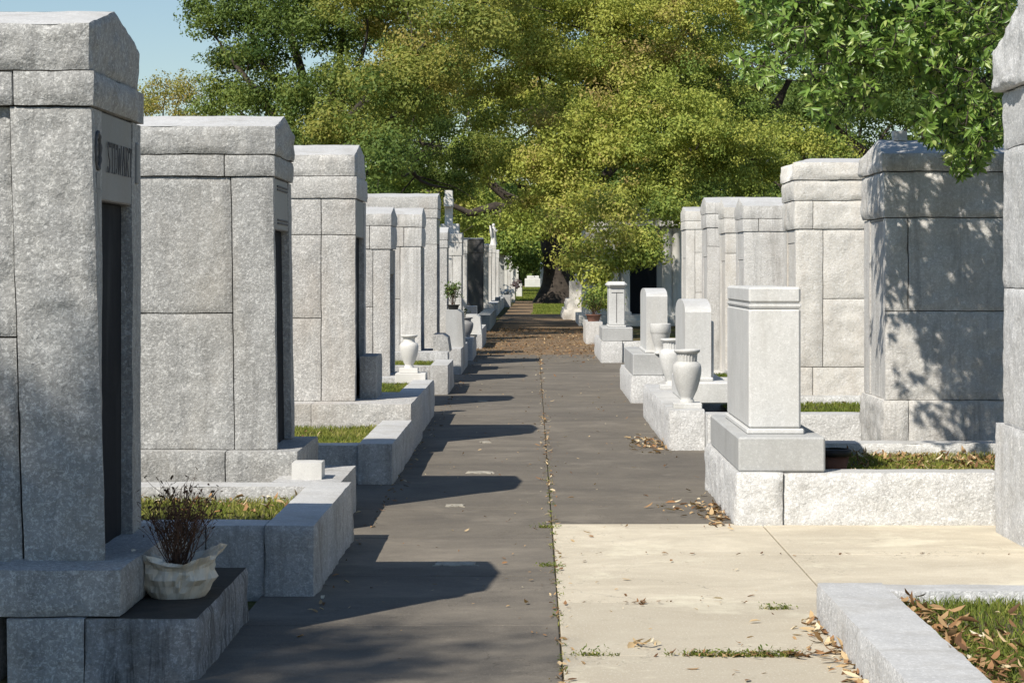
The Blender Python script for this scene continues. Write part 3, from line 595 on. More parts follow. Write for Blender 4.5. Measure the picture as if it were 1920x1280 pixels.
for q, a, ed in (((((x0, y0, z0), (x1, y0, z0), (x1, y0, ze_), (x0, y0, ze_))), .03, (1, 1, 1, 1)), (((x0, y1, z0), (x1, y1, z0), (x1, y1, ze_), (x0, y1, ze_)), .03, (1, 1, 1, 1)),
              (((x0, y0, z0), (x0, ym, z0), (x0 + .06, ym, zr_), (x0, y0, ze_)), .035, (1, 0, 1, 1)), (((x0, y1, z0), (x0, ym, z0), (x0 + .06, ym, zr_), (x0, y1, ze_)), .035, (1, 0, 1, 1)),
              (((x0, y0, ze_), (x1, y0, ze_), (x1, ym, zr_), (x0 + .06, ym, zr_)), .012, (1, 1, 1, 1)), (((x0, y1, ze_), (x1, y1, ze_), (x1, ym, zr_), (x0 + .06, ym, zr_)), .012, (1, 1, 1, 1)), (((x0, y0, z0), (x1, y0, z0), (x1, y1, z0), (x0, y1, z0)), 0, (1, 1, 1, 1))):
    face(mb, *q, cc, a, .035, edges=ed)
mb.build('roof', G_RIGHT, t0)
# columned tomb under the oak
tp = thing('mausoleum', 'white columned mausoleum with dark doorway under the oak boughs', 'mausoleum', (2.9, 66.8, 0), 'mausoleums in the right row')
Y_ = 66.0; z = lambda p: wz(p, Y_); X_ = lambda p: wx(p, Y_)
mb = MB(); rbox(mb, X_(1097), X_(1160), Y_, 71, .3, z(425), .02); rbox(mb, X_(1160), X_(1275), 68.6, 71, .3, z(425), .02); mb.build('wall', S_WHITE, tp)
mb = MB(); rbox(mb, X_(1175), X_(1240), 68.5, 68.57, .3, z(440), .02); mb.build('door', S_TAB, tp)  # near-black slab carries the shade of the interior in its colour
mb = MB(); rbox(mb, X_(1092), X_(1280), Y_ - .05, 71.1, z(425), z(408), .02); rbox(mb, X_(1086), X_(1286), Y_ - .15, 71.2, z(407.9), z(396), .03); prism_x(mb, [(Y_ - .15, z(396)), (71.2, z(396)), (68.5, z(386))], X_(1086), X_(1286)); mb.build('entablature', S_WHITE, tp)
for pc in (1172, 1252, 1270):
    mb = MB(); r = .16; hcol = z(425) - .3
    lathe(mb, [(r * 1.3, 0), (r * 1.3, .08), (r, .12), (r * .98, hcol * .4), (r * .85, hcol - .15), (r * 1.15, hcol - .08), (r * 1.25, hcol)], (X_(pc), Y_ + .25, .3), 24); mb.build('column', S_WHITE, tp)
mb = MB(); rbox(mb, X_(1085), X_(1290), Y_ - .25, 71.3, -.03, .3, .02); rbox(mb, X_(1160), X_(1250), Y_ - .6, Y_ - .25, -.03, .15, .02); mb.build('step', S_WHITE, tp)

# ------------------------------------------------------------------ copings round the plots
def coping(label, blocks, mat=G_KERB, res=.045, loc=None, group='granite copings round the grave plots', amp=.015):
    c = np.array([[(b[1] + b[2]) / 2, (b[3] + b[4]) / 2, 0] for b in blocks]).mean(0) if loc is None else loc
    t = thing('grave_coping', label, 'coping', tuple(c), group)
    for (nm, x0, x1, y0, y1, z1, rough) in blocks:
        mb = MB(); block(mb, x0, x1, y0, y1, -.03, z1, amp, res, rough, topamp=.003, ew=.03, topmat=1); mb.build(nm, [mat, S_TOP], t)
    return t
coping('worn coping with black streaks just past the wrapped plant', [('front_kerb', -1.325, -1.085, 10.8, 13.05, .35, 'xXyY'), ('cross_kerb', -1.62, -1.333, 10.83, 11.1, .345, 'y'), ('cross_kerb', -2.9, -1.627, 10.84, 11.1, .345, 'y'), ('cross_kerb', -2.9, -1.333, 12.83, 13.12, .342, 'yY')], res=.03)
coping('coping round green grass in front of the bench mausoleum', [('front_kerb', -1.32, -1.065, 16.5, 19.15, .305, 'xXyY'), ('cross_kerb', -2.9, -1.328, 16.55, 16.8, .29, 'y')], res=.04)
coping('coping with the white urn at its far end', [('front_kerb', -1.345, -1.115, 21.6, 24.4, .40, 'xXyY'), ('cross_kerb', -3.2, -1.353, 21.65, 21.9, .385, 'y'), ('cross_kerb', -3.2, -1.2, 24.42, 24.75, .42, 'yXY')])
coping('coping behind the white urn', [('front_kerb', -1.35, -1.12, 28.6, 30.6, .38, 'xXyY'), ('cross_kerb', -3.2, -1.358, 28.65, 28.9, .37, 'y'), ('cross_kerb', -3.2, -1.2, 30.62, 31.0, .48, 'yXY')], res=.06)
coping('coping below the grey lectern stone', [('front_kerb', -1.37, -1.13, 34.2, 37.5, .40, 'xXyY'), ('cross_kerb', -3.2, -1.378, 34.25, 34.5, .40, 'y')], res=.08)
coping('coping below the grey urn', [('front_kerb', -1.37, -1.10, 39.6, 42.0, .40, 'xXyY'), ('cross_kerb', -3.2, -1.378, 39.65, 39.9, .40, 'y')], res=.08)
coping('coping at the edge of the brown leaf litter, left', [('front_kerb', -1.4, -1.08, 46, 50, .40, 'xXyY'), ('cross_kerb', -3.2, -1.408, 46.05, 46.4, .40, 'y')], res=.1)
coping('dark shaded coping below the tree-shaded mausoleum', [('front_kerb', -1.55, -1.2, 60, 70, .42, 'xXyY'), ('cross_kerb', -3.2, -1.558, 60.05, 60.4, .40, 'y')], res=.2)
coping('far coping below the two angel mausoleums', [('front_kerb', -1.7, -1.35, 80, 110, .45, 'xXyY'), ('cross_kerb', -3.2, -1.708, 80.05, 80.4, .4, 'y')], res=.4)
# right
coping('pale low coping around the leafy corner plot in the foreground', [('front_kerb', 1.305, 1.60, 5.6, 10.05, .172, 'xXyY'), ('cross_kerb', 1.607, 5.5, 9.85, 10.05, .165, 'yY')], mat=G_RIGHT, res=.03, amp=.01)
coping('rough white coping carrying the tall headstone', [('corner_kerb', 1.285, 1.578, 13.82, 16.2, .333, 'xy'), ('front_kerb', 1.586, 2.95, 13.84, 14.1, .33, 'y'), ('cross_kerb', 1.586, 4.2, 16.2, 16.5, .33, 'yY')], mat=G_KERB2, res=.03, amp=.02)
coping('coping carrying the two fluted urns', [('front_kerb', 1.225, 1.54, 19.65, 24.2, .36, 'xyXY'), ('cross_kerb', 1.548, 4.6, 19.4, 19.7, .34, 'y'), ('cross_kerb', 1.548, 4.6, 22.2, 22.4, .34, 'yY')], mat=G_KERB2, amp=.02)
coping('coping carrying the headstone with the bowl vase', [('front_kerb', 1.2, 1.62, 26.75, 30, .33, 'xyXY'), ('cross_kerb', 1.628, 4.6, 26.85, 27.1, .30, 'y')], mat=G_KERB2, res=.06, amp=.02)
coping('coping carrying the slim inscribed pillar stone', [('front_kerb', 1.2, 1.57, 38.6, 42.5, .38, 'xyXY'), ('cross_kerb', 1.578, 4.6, 38.65, 38.9, .38, 'y')], mat=G_KERB2, res=.08, amp=.02)
coping('shaded stone kerb below the red planter', [('front_kerb', 1.18, 1.55, 49, 51.4, .48, 'xyXY')], mat=G_WARM2, res=.1, amp=.02)

# ------------------------------------------------------------------ headstones
def headstone(label, x0, x1, y0, y1, z0, z1, bx=None, mat=S_FINE, top='flat', rise=.13, base_mat=S_GREY, group='upright headstones facing the path', grooves=False, plinth=True):
    t = thing('headstone', label, 'headstone', ((x0 + x1) / 2, (y0 + y1) / 2, bx[4] if bx else z0), group)
    if bx: mb = MB(); rbox(mb, bx[0], bx[1], bx[2], bx[3], bx[4], z0, .012); mb.build('base', base_mat, t)
    mb = MB(); zs = z0
    if plinth: rbox(mb, x0 - .015, x1 + .02, y0 - .015, y1 + .02, z0, z0 + .035, .008); zs = z0 + .035
    if top == 'flat':
        if grooves:
            za = z1 - .14; rbox(mb, x0, x1, y0, y1, zs, za, .014)
            rbox(mb, x0 + .004, x1 - .004, y0 + .004, y1 - .004, za, za + .008, .001, 1); rbox(mb, x0 - .001, x1 + .001, y0 - .001, y1 + .001, za + .008, za + .028, .004)
            rbox(mb, x0 + .004, x1 - .004, y0 + .004, y1 - .004, za + .028, za + .036, .001, 1); rbox(mb, x0, x1, y0, y1, za + .036, z1, .014)
        else: rbox(mb, x0, x1, y0, y1, zs, z1, .014)
    else:
        n = 14; ym = (y0 + y1) / 2; hw = (y1 - y0) / 2
        pr = [(y0, zs), (y1, zs)] + [(ym + hw * math.cos(a), z1 - rise + rise * math.sin(a)) for a in np.linspace(0, math.pi, n)]
        prism_x(mb, pr, x0, x1)
    mb.build('stone', [mat, S_GREY], t); return t
headstone('tall broad flat-topped headstone with grooved band on the rough white coping', 1.392, 1.728, 14.12, 15.7, .555, wz(538, 14.12), (1.30, 1.85, 13.85, 16.05, .334), grooves=True)
z0 = wz(768, 20.5)
hs = headstone('round-topped headstone with stepped side, right behind the nearer fluted urn', 1.45, 1.70, 20.9, 22.3, .56, wz(560, 21.6), (1.43, 1.86, 20.6, 22.6, .36), top='arch', rise=.12, base_mat=S_FINE)
mb = MB(); rbox(mb, 1.699, 1.728, 20.93, 22.27, .595, wz(602, 20.9), .01); mb.build('side_pilaster', S_FINE, hs)
headstone('round-topped headstone beside the bowl vase', 1.395, 1.655, 27.0, 28.5, .60, wz(540, 27.7), (1.22, 1.60, 26.8, 29.3, .331), top='arch', rise=.10)
hs = headstone('slim inscribed pillar headstone with rolled cap', 1.35, 1.63, 38.9, 39.9, .62, wz(533, 39), (1.22, 1.76, 38.65, 40.5, .381))
mb = MB(); rbox(mb, 1.31, 1.67, 38.84, 40.0, wz(540, 39), wz(528, 39), .05); mb.build('cap', S_FINE, hs)
mb = MB(); rbox(mb, 1.475, 1.485, 38.893, 38.903, .7, wz(548, 39), .002); rbox(mb, 1.39, 1.60, 38.893, 38.903, wz(549, 39), wz(548, 39), .002); mb.build('engraving', INK, hs)
hs = headstone('small pale pillar stone on rough boulders, far right of path', wx(1068, 75), wx(1092, 75), 75, 76, .65, wz(527, 75), None, plinth=False, mat=G_WARM)
mb = MB(); block(mb, wx(1057, 74.5), wx(1105, 74.5), 74.2, 77.5, -.03, .33, .06, .12, 'xXyY', wob=.05); block(mb, wx(1062, 74.6), wx(1100, 74.6), 74.6, 77, .33, .66, .06, .12, 'xXyY', wob=.05); mb.build('boulder_base', G_WARM, hs)
statue(1080, 513, 527, 75.4, 'tiny dark figurine on the far pale pillar stone')
# left small stones
mb = MB(); block(mb, wx(547, 13.7), wx(603, 13.7), 13.7, 13.93, .301, wz(868, 13.7), .003, .02, 'xXyY', wob=.003); tag(mb.build('box_stone', S_WHITE), 'low white marble box stone on the step of the second mausoleum', 'stone')
def lectern(px0, px1, y0_, y1_, Y_, d, label, mat):
    x0, x1 = wx(px0, Y_), wx(px1, Y_); za, zb_ = wz(y1_, Y_), wz(y0_, Y_); mb = MB()
    pr = [(x0, za), (x1, za), (x1 - .03, zb_ - .05), (x1 - .10, zb_), (x0, zb_)]
    V = [(x, Y_, z) for x, z in pr] + [(x, Y_ + d, z) for x, z in pr]
    convex(mb, V, [list(range(5)), list(range(5, 10))] + [[i, (i + 1) % 5, 5 + (i + 1) % 5, 5 + i] for i in range(5)])
    return tag(mb.build('headstone', mat), label, 'headstone', 'upright headstones facing the path')
lectern(812, 843, 627, 660, 31.5, .9, 'low dark block headstone in front of the low gabled mausoleum', G_COOL)
lectern(836, 869, 581, 650, 35.2, 1.2, 'grey slanted lectern headstone with a potted plant on top', S_GREY)
lectern(873, 903, 590, 627, 41, .8, 'small white headstone beside the grey urn', S_FINE)
mb = MB(); block(mb, wx(874, 43.5), wx(893, 43.5), 43.5, 44.2, .3, wz(574, 43.5), .01, .08, 'xXyY'); tag(mb.build('headstone', G_WARM), 'pinkish rough block headstone behind the grey urn', 'headstone', 'upright headstones facing the path')
k = 0
for px0, px1, ya_, yb__, Y_, lb in ((908, 914, 572, 590, 82, 'dark thin stone beside the far left coping'), (928, 938, 557, 582, 88, 'far grey headstone at the path edge, left'), (945, 958, 553, 575, 101, 'far square grey block by the white flowers'), (958, 966, 538, 562, 116, 'far white headstone near the pink flowers'), (968, 979, 532, 552, 140, 'farthest pale headstone before the lawn, left')):
    mb = MB(); rbox(mb, wx(px0, Y_), wx(px1, Y_), Y_, Y_ + .8, -.03, wz(ya_, Y_), .02); tag(mb.build('headstone', [G_DARK, G_COOL, G_COOL, S_WHITE, S_WHITE][k]), lb, 'headstone', 'upright headstones facing the path'); k += 1
for px, py, Y_, tn, lb in ((951, 547, 103, 1.0, 'bunch of white flowers far down the left row'), (968, 534, 125, .75, 'bunch of pink flowers far down the left row')):
    ft = thing('flowers', lb, 'flowers', tuple(P(px, py + 8, Y_))); mb = MB(); c_ = P(px, py, Y_) + rng.normal(0, .14, (140, 3)); rhombs(mb, c_, rng.normal(size=(140, 3)), .12, .8, tn)
    mb.build('petals', leafmat('petals_' + ('white' if tn == 1 else 'pink'), [(0, (.05, .1, .03)), (.2, (.1, .15, .05)), (.5, (.7, .35, .3)), (.8, (.75, .5, .42)), (1, (.8, .78, .74))], 0, .7), ft)
    mb = MB(); root = P(px, py + 8, Y_)
    for q in c_[:14]: tube(mb, [root, (root + q) / 2, q], .01, 4)
    mb.build('stems', TWIG, ft)

# ------------------------------------------------------------------ urns
def urn_amphora(loc, h_, r, label, mat, flutes=True, foot=True, plinth=None, pl_mat=None, group='stone urns along the path'):
    t = thing('urn', label, 'urn', loc, group)
    mb = MB(); x, y, z = loc; z += (plinth or 0)
    pr = [(.50, 0), (.50, .045), (.42, .07), (.48, .11), (.72, .25), (.90, .42), (.99, .56), (1.0, .66), (.93, .725), (.80, .755), (.70, .77)]
    lathe(mb, [(a * r, b * h_) for a, b in pr], (x, y, z), 48); mb.build('body', mat, t)
    mb = MB()
    if flutes: lathe(mb, [(.68 * r, .765 * h_), (.70 * r, .80 * h_), (.72 * r, .90 * h_), (.74 * r, .925 * h_)], (x, y, z), 96, fold=lambda rr, zz, th: (rr * (1 - .07 * (np.cos(20 * th) > .2)), zz + 0 * th), caps=False)
    else: lathe(mb, [(.70 * r, .765 * h_), (.62 * r, .80 * h_), (.60 * r, .86 * h_), (.66 * r, .925 * h_)], (x, y, z), 40, caps=False)
    mb.build('neck', mat, t)
    mb = MB(); lathe(mb, [(.70 * r, .92 * h_), (.84 * r, .94 * h_), (.90 * r, .965 * h_), (.90 * r, .99 * h_), (.86 * r, h_), (.62 * r, h_), (.56 * r, .93 * h_), (.5 * r, .88 * h_)], (x, y, z), 48); mb.build('rim', mat, t)
    if plinth: mb = MB(); rbox(mb, x - r * .98, x + r * .98, y - r * .98, y + r * .98, z - plinth, z, .006); mb.build('plinth', pl_mat or mat, t)
    return t
v1 = urn_amphora((1.402, 19.95, .361), .485, .132, 'nearest fluted stone urn on the rough kerb corner', S_FINE, plinth=.05)
def dup(root, loc, label):
    r = root.copy(); C.collection.objects.link(r); r.location = loc; r['label'] = label
    for ch in list(root.children):
        c_ = ch.copy(); C.collection.objects.link(c_); c_.parent = r
    return r
dup(v1, (1.468, 23.2, .361), 'fluted stone urn partly hidden behind the nearest urn')
zu = wz(699, 24.5); wu = urn_amphora((wx(767, 24.57), 24.57, zu), .37, .107, 'white marble urn on a two-stepped block in the left row', S_WHITE, flutes=False, plinth=.055)
mb = MB(); rbox(mb, wx(742, 24.5), wx(799, 24.5), 24.40, 24.76, wz(718, 24.5), zu, .006); mb.build('block', S_WHITE, wu)
urn_amphora((wx(876, 40.2), 40.2, .41), .36, .115, 'dull grey urn on a left coping by the small white headstone', S_SHADE, flutes=False)
t = thing('urn', 'bowl shaped stone vase with wide collar against a round-topped headstone', 'urn', (1.56, 26.93, .60), 'stone urns along the path')
mb = MB(); lathe(mb, [(.075, 0), (.075, .03), (.062, .05), (.08, .1), (.105, .18), (.12, .25)], (1.56, 26.82, .60), 40); mb.build('body', S_FINE, t)
mb = MB(); lathe(mb, [(.122, .25), (.128, .26), (.128, .36), (.122, .37), (.09, .37), (.085, .3)], (1.56, 26.82, .60), 40); mb.build('collar', S_FINE, t)

# ------------------------------------------------------------------ potted plants
def twig_plant(mb, root, n, h_, spread, r=.003, branch=3, tint=.5):
    tips = []
    for i in range(n):
        a = rng.uniform(0, 2 * math.pi); s = spread * math.sqrt(rng.random()); top = root + np.array([math.cos(a) * s, math.sin(a) * s, h_ * rng.uniform(.55, 1.05)])
        c_ = curve(root + rng.normal(0, .02, 3) * [1, 1, 0], top, 6, (rng.normal(0, .01), rng.normal(0, .01), .02), .006); tube(mb, c_, np.linspace(r, r * .4, 6), 4, 0)
        tips.append(top)
        for b in range(branch):
            k_ = rng.integers(2, 5); e = c_[k_] + np.array([rng.normal(0, .05), rng.normal(0, .05), rng.uniform(.03, .12)]); tube(mb, curve(c_[k_], e, 4, (0, 0, 0), .004), np.linspace(r * .6, r * .3, 4), 3, 0); tips.append(e)
    return np.array(tips)
t = thing('potted_plant', 'withered red-twigged plant in crumpled pale wrapping on the stained step', 'potted plant', (-1.50, 9.25, wz(1160, 8.6)))
cx, cy, cz = -1.50, 9.22, wz(1160, 8.6) + .002
def crumple(r, z, th):
    t_ = z / .22
    q_ = np.stack([np.cos(th) + 0 * r, np.sin(th) + 0 * r, z * 5], -1)
    cr = 1 - 2 * np.abs(vnoise(q_ * 3.1 + 4)); cr2 = 1 - 2 * np.abs(vnoise(q_ * 6.5 + 14))
    w_ = (.022 * cr + .012 * cr2) * np.clip(z * 14, .15, 1) + .035 * t_ * vnoise(q_ * 1.7 + 2)
    fl = np.clip(t_ - .5, 0, 1)
    return r + w_ + .025 * fl * np.cos(2 * th - .4), z + .07 * fl * np.cos(2 * th - .3) + .05 * fl * vnoise(q_ * 3.3 + 8) - .01
mb = MB(); lathe(mb, [(a_ * .88, b_ * .9) for a_, b_ in ((.115, 0), (.128, .01), (.138, .04), (.146, .07), (.15, .10), (.148, .13), (.146, .15), (.152, .168), (.17, .185), (.185, .2), (.19, .206), (.183, .2), (.165, .186), (.145, .165), (.13, .15), (.12, .12), (.11, .1))], (cx, cy, cz), 64, fold=crumple)
mb.f = [(a_, m_, False) for a_, m_, _ in mb.f]; mb.build('wrapping', WRAP, t)
mb = MB(); tips = twig_plant(mb, np.array([cx, cy, cz + .1]), 60, .33, .18, .0024, 5); mb.build('stems', TWIG, t)
mb = MB(); leaves(mb, tips + rng.normal(0, .01, tips.shape), rng.normal(size=tips.shape) + [0, 0, .6], rng.normal(size=tips.shape), rng.uniform(.012, .03, len(tips)), .1, rng.random(len(tips)) * .3); mb.build('dry_leaves', leafmat('withered_leaves', [(0, (.06, .03, .02)), (1, (.12, .09, .03))], 0, .8), t)
def pot_plant(label, loc, r, h_, n, ph, spread, pot, tintmax=.4):
    t = thing('potted_plant', label, 'potted plant', loc)
    mb = MB(); lathe(mb, [(r * .75, 0), (r * .95, h_ * .85), (r * 1.08, h_ * .86), (r * 1.08, h_), (r * .95, h_), (r * .9, h_ * .8)], loc, 28); mb.build('pot', pot, t)
    mb = MB(); tp_ = twig_plant(mb, np.array(loc) + [0, 0, h_ * .8], n, ph, spread, .004, 4); mb.build('stems', TWIG, t)
    tp_ = np.repeat(tp_, 5, 0); mb = MB(); leaves(mb, tp_ + rng.normal(0, .03, tp_.shape), rng.normal(size=tp_.shape), rng.normal(size=tp_.shape) + [0, 0, 1], rng.uniform(.03, .07, len(tp_)), .1, rng.random(len(tp_)) * tintmax); mb.build('foliage', OAKG, t)
pot_plant('dark shrub in a black pot on the grey lectern headstone', (wx(850, 35.6), 35.6, wz(581, 35.2)), .1, .08, 14, .3, .12, PLASTIC)
pot_plant('leafy plant in a reddish planter under the oak, right of the path', (wx(1113, 49.6), 49.6, .482), .17, .16, 26, .5, .3, TERRA)
pot_plant('thin dark plant standing behind the grey urn', (wx(868, 43), 43, .3), .08, .1, 10, .45, .1, PLASTIC)
t = thing('flower_pot', 'empty terracotta pot with black rim in the headstone shadow', 'flower pot', (2.03, 14.75, .24))
mb = MB(); lathe(mb, [(.075, 0), (.10, .12), (.09, .12), (.07, .02)], (2.03, 14.75, .24), 32); mb.build('pot', TERRA, t)
mb = MB(); lathe(mb, [(.101, .12), (.115, .122), (.115, .165), (.10, .17), (.09, .12)], (2.03, 14.75, .24), 32, caps=False); lathe(mb, [(.001, .13), (.1, .13)], (2.03, 14.75, .24), 32, caps=False); mb.build('rim', PLASTIC, t)

# ------------------------------------------------------------------ lot markers set in the path
for px0, px1, py, lb in ((820, 888, 1057, 'largest pale lot marker flush in the dark path, nearest'), (836, 868, 948, 'small pale lot marker flush in the path, second nearest'), (878, 925, 886, 'long pale worn lot marker, third along the dark path'), (900, 918, 829, 'small lot marker, fourth along the dark path'), (898, 914, 752, 'tiny lot marker, farthest along the dark path')):
    Y_ = F * H / (py - CY); mb = MB(); x0, x1 = wx(px0, Y_), wx(px1, Y_); a_ = np.linspace(0, 2 * math.pi, 36, endpoint=False)
    ex = np.sign(np.cos(a_)) * np.abs(np.cos(a_)) ** .35; ey = np.sign(np.sin(a_)) * np.abs(np.sin(a_)) ** .35; k_ = 1 + .16 * rng.normal(size=36)
    top = np.stack([(x0 + x1) / 2 + (x1 - x0) / 2 * ex * k_, Y_ + .075 * ey * k_, np.full(36, .0055)], -1); bot = top * [1, 1, 0] + [0, 0, -.02]
    mb.add(np.vstack([top, bot, top.mean(0)]), [[i, (i + 1) % 36, 72] for i in range(36)] + [[36 + i, 36 + (i + 1) % 36, (i + 1) % 36, i] for i in range(36)], 0, False)
    tag(mb.build('lot_marker', CHALK), lb, 'marker', 'lot markers set in the path')

# ------------------------------------------------------------------ lawns, litter, weeds
def lawn(name, rects, z, dens, h_, w, label=None, leaf_d=0, tints=(0, .9)):
    mb = MB(); allp = []
    for (x0, x1, y0, y1) in rects:
        nx, ny = max(2, int((x1 - x0) / .12)), max(2, int((y1 - y0) / .12)); X_, Y_ = np.meshgrid(np.linspace(x0, x1, nx), np.linspace(y0, y1, ny))
        Z_ = z + .02 * fbm(np.stack([X_ * 2, Y_ * 2, 0 * X_], -1), 3); idx = np.arange(X_.size).reshape(X_.shape)
        mb.add(np.stack([X_, Y_, Z_], -1).reshape(-1, 3), [np.stack([idx[:-1, :-1], idx[:-1, 1:], idx[1:, 1:], idx[1:, :-1]], -1).reshape(-1, 4)], 1)
        n = int((x1 - x0) * (y1 - y0) * dens); p = np.stack([rng.uniform(x0, x1, n), rng.uniform(y0, y1, n), np.full(n, z)], -1)
        cl = fbm(p * [3, 3, 1], 3); p = p[(rng.random(n) < .55 + .8 * cl)]; p[:, 2] += .02 * fbm(np.stack([p[:, 0] * 2, p[:, 1] * 2, 0 * p[:, 0]], -1), 3) - .004
        blades(mb, p, h_, w, 1.0, np.clip(.45 + .5 * fbm(p * [1.7, 1.7, 1] + 9, 2) + rng.normal(0, .2, len(p)), 0, 1) * (tints[1] - tints[0]) + tints[0])
        if leaf_d:
            n = int((x1 - x0) * (y1 - y0) * leaf_d); q = np.stack([rng.uniform(x0, x1, n), rng.uniform(y0, y1, n), np.full(n, z + .02)], -1)
            cl = fbm(q * [1.5, 1.5, 1] + 40, 3); q = q[rng.random(n) < .5 + cl]; litter(mb, q, (.028, .065), np.clip(rng.normal(.45, .3, len(q)), 0, 1), 2, .018, (-.9, .9))
    o = mb.build(name, [GRASS, SOIL, DRYLEAF], kind='stuff')
    return o
lawn('lawn_grass', [(-2.95, -1.335, 11.11, 12.82)], .25, 5200, .055, .006, leaf_d=160, tints=(.25, 1))
lawn('lawn_grass', [(-2.95, -1.33, 16.81, 19.1)], .235, 5200, .05, .007, leaf_d=8, tints=(.15, 1))
lawn('lawn_grass', [(-3.2, -1.35, 21.91, 24.4), (-3.2, -1.36, 28.91, 30.6)], .33, 3200, .05, .009, leaf_d=3)
lawn('lawn_grass', [(1.86, 4.2, 14.11, 16.19)], .235, 4200, .045, .008, leaf_d=330, tints=(.35, 1))
lawn('lawn_grass', [(1.61, 4.6, 5.6, 9.84)], .10, 6500, .055, .006, leaf_d=520, tints=(0, .85))
lawn('lawn_grass', [(1.9, 4.6, 19.71, 22.19), (1.9, 4.6, 27.1, 28.5)], .25, 3000, .05, .009, leaf_d=6)
n = 9000; p = np.stack([rng.uniform(0, 1.8, n), rng.uniform(84, 109, n), np.full(n, -.01)], -1); mb = MB(); 
mb.add([(-.1, 83.5, 0.0), (1.75, 83.5, 0.0), (1.75, 110, 0.0), (.3, 110, 0.0)], [[0, 1, 2, 3]], 1); blades(mb, p, .07, .03, 1.0, rng.uniform(.2, .7, n)); mb.build('lawn_grass', [GRASS, GRASS], kind='stuff')
mb = MB(); n = 14000; p = np.stack([rng.uniform(-1.3, .6, n), rng.uniform(122, 225, n), np.full(n, 0.0)], -1); mb.add([(-1.4, 122, 0.0), (.8, 122, 0.0), (.8, 240, 0.0), (-1.4, 240, 0.0)], [[0, 1, 2, 3]], 1); blades(mb, p, .08, .05, 1.0, rng.uniform(.2, .7, n)); mb.build('lawn_grass', [GRASS, GRASS], kind='stuff')

mb = MB()
def scat(n, x, sx, y0, y1, size=(.03, .08), z=.002, tint=None):
    p = np.stack([rng.normal(x, sx, n), rng.uniform(y0, y1, n), np.full(n, z)], -1); litter(mb, p, size, tint)
    return p
for y0 in np.arange(8, 42, .8):                                     # along the centre seam
    d_ = int(max(2, 26 * max(0, fbm(np.array([[y0 * .9, 3.3, 1.1]]), 2)[0] + .25))); scat(d_, .12, .022, y0, y0 + .8, (.02, .06))
scat(45, .0, .55, 9, 42, (.02, .05)); scat(320, .1, .75, 8.5, 34, (.008, .026)); scat(150, .12, .035, 8.5, 24, (.012, .04)); scat(38, .7, .5, 8.3, 14, (.02, .06)); scat(30, .75, .4, 14, 42, (.03, .07)); scat(40, -.7, .35, 9, 42, (.02, .05))
p = rng.normal([1.2, 14.5, .003], [.05, .45, 0], (110, 3)); litter(mb, p, (.03, .09)); p = rng.normal([1.0, 14.9, .003], [.12, .25, 0], (26, 3)); litter(mb, p, (.03, .09))
p = rng.normal([1.08, 20.2, .003], [.1, .5, 0], (130, 3)); litter(mb, p, (.03, .09))
for yy in np.arange(8.3, 10.1, .1): p = rng.normal([1.27, yy, .003], [.035, .06, .004], (7, 3)); litter(mb, np.abs(p), (.03, .09))
p = rng.normal([1.12, 9.12, .008], [.11, .035, .006], (34, 3)); litter(mb, np.abs(p), (.03, .08), rng.random(34) * .5)
p = rng.normal([.85, 9.12, .006], [.14, .03, .003], (60, 3)); litter(mb, np.abs(p), (.015, .05), rng.random(60) * .8)
p = rng.normal([.46, 9.35, .01], [.03, .03, .008], (12, 3)); litter(mb, np.abs(p), (.04, .08), rng.uniform(.6, 1, 12))
p = rng.normal([.50, 10.55, .004], [.045, .012, .003], (16, 3)); litter(mb, np.abs(p), (.02, .04), rng.random(16) * .2)
p = np.stack([rng.uniform(1.61, 2.1, 150), rng.uniform(7.5, 9.84, 150), np.full(150, .14)], -1); p[:, 0] = 1.61 + np.abs(rng.normal(0, .09, 150)); litter(mb, p, (.045, .09), rng.random(150) * .6)
p = np.stack([rng.normal(-1.02, .03, 160), rng.uniform(9.5, 42, 160), np.full(160, .003)], -1); litter(mb, p, (.02, .06))
for yy in (12.4, 10.6): p = np.stack([rng.uniform(.15, 2.8, 26), rng.normal(yy, .012, 26), np.full(26, .002)], -1); litter(mb, p, (.015, .04), rng.random(26) * .2)
n = 6500; p = np.stack([rng.uniform(-1.3, 1.6, n), rng.uniform(36, 62, n), np.full(n, .0)], -1); p = p[rng.random(n) < np.clip((p[:, 1] - 36) / 9, 0, 1) ** 2.2 * (.75 + .8 * fbm(p * [.8, .5, 1], 3))]; litter(mb, p, (.03, .075), rng.random(len(p)) ** 1.6 * .75)
mb.build('fallen_leaves', DRYLEAF, kind='stuff')
mb = MB()                                                            # weeds in the slab joints
def weed(x, y, s, n):
    b = np.stack([rng.normal(x, s, n), rng.normal(y, .015, n), np.full(n, .0)], -1); blades(mb, b, .02, .005, 1.8, rng.uniform(.2, 1, n))
    d = rng.normal(size=(n, 3)); d[:, 2] = np.abs(d[:, 2]) * .6; leaves(mb, b + np.abs(rng.normal(0, .012, (n, 3))) * [0, 0, 1], d, rng.normal(size=(n, 3)) + [0, 0, 1.5], rng.uniform(.01, .022, n), .1, rng.uniform(0, .5, n))
weed(.86, 9.12, .10, 260); weed(.70, 9.14, .05, 90); weed(1.02, 9.12, .06, 120); weed(.24, 9.13, .07, 70); weed(1.16, 10.4, .04, 70); weed(1.65, 9.98, .06, 60)
for yy in np.arange(8.2, 18, .35): weed(.12, yy + rng.uniform(0, .3), .012, int(rng.integers(2, 9)))
for yy in (11.9, 13.7): weed(.08, yy, .035, 60)
mb.build('joint_weeds', GRASS, kind='stuff')

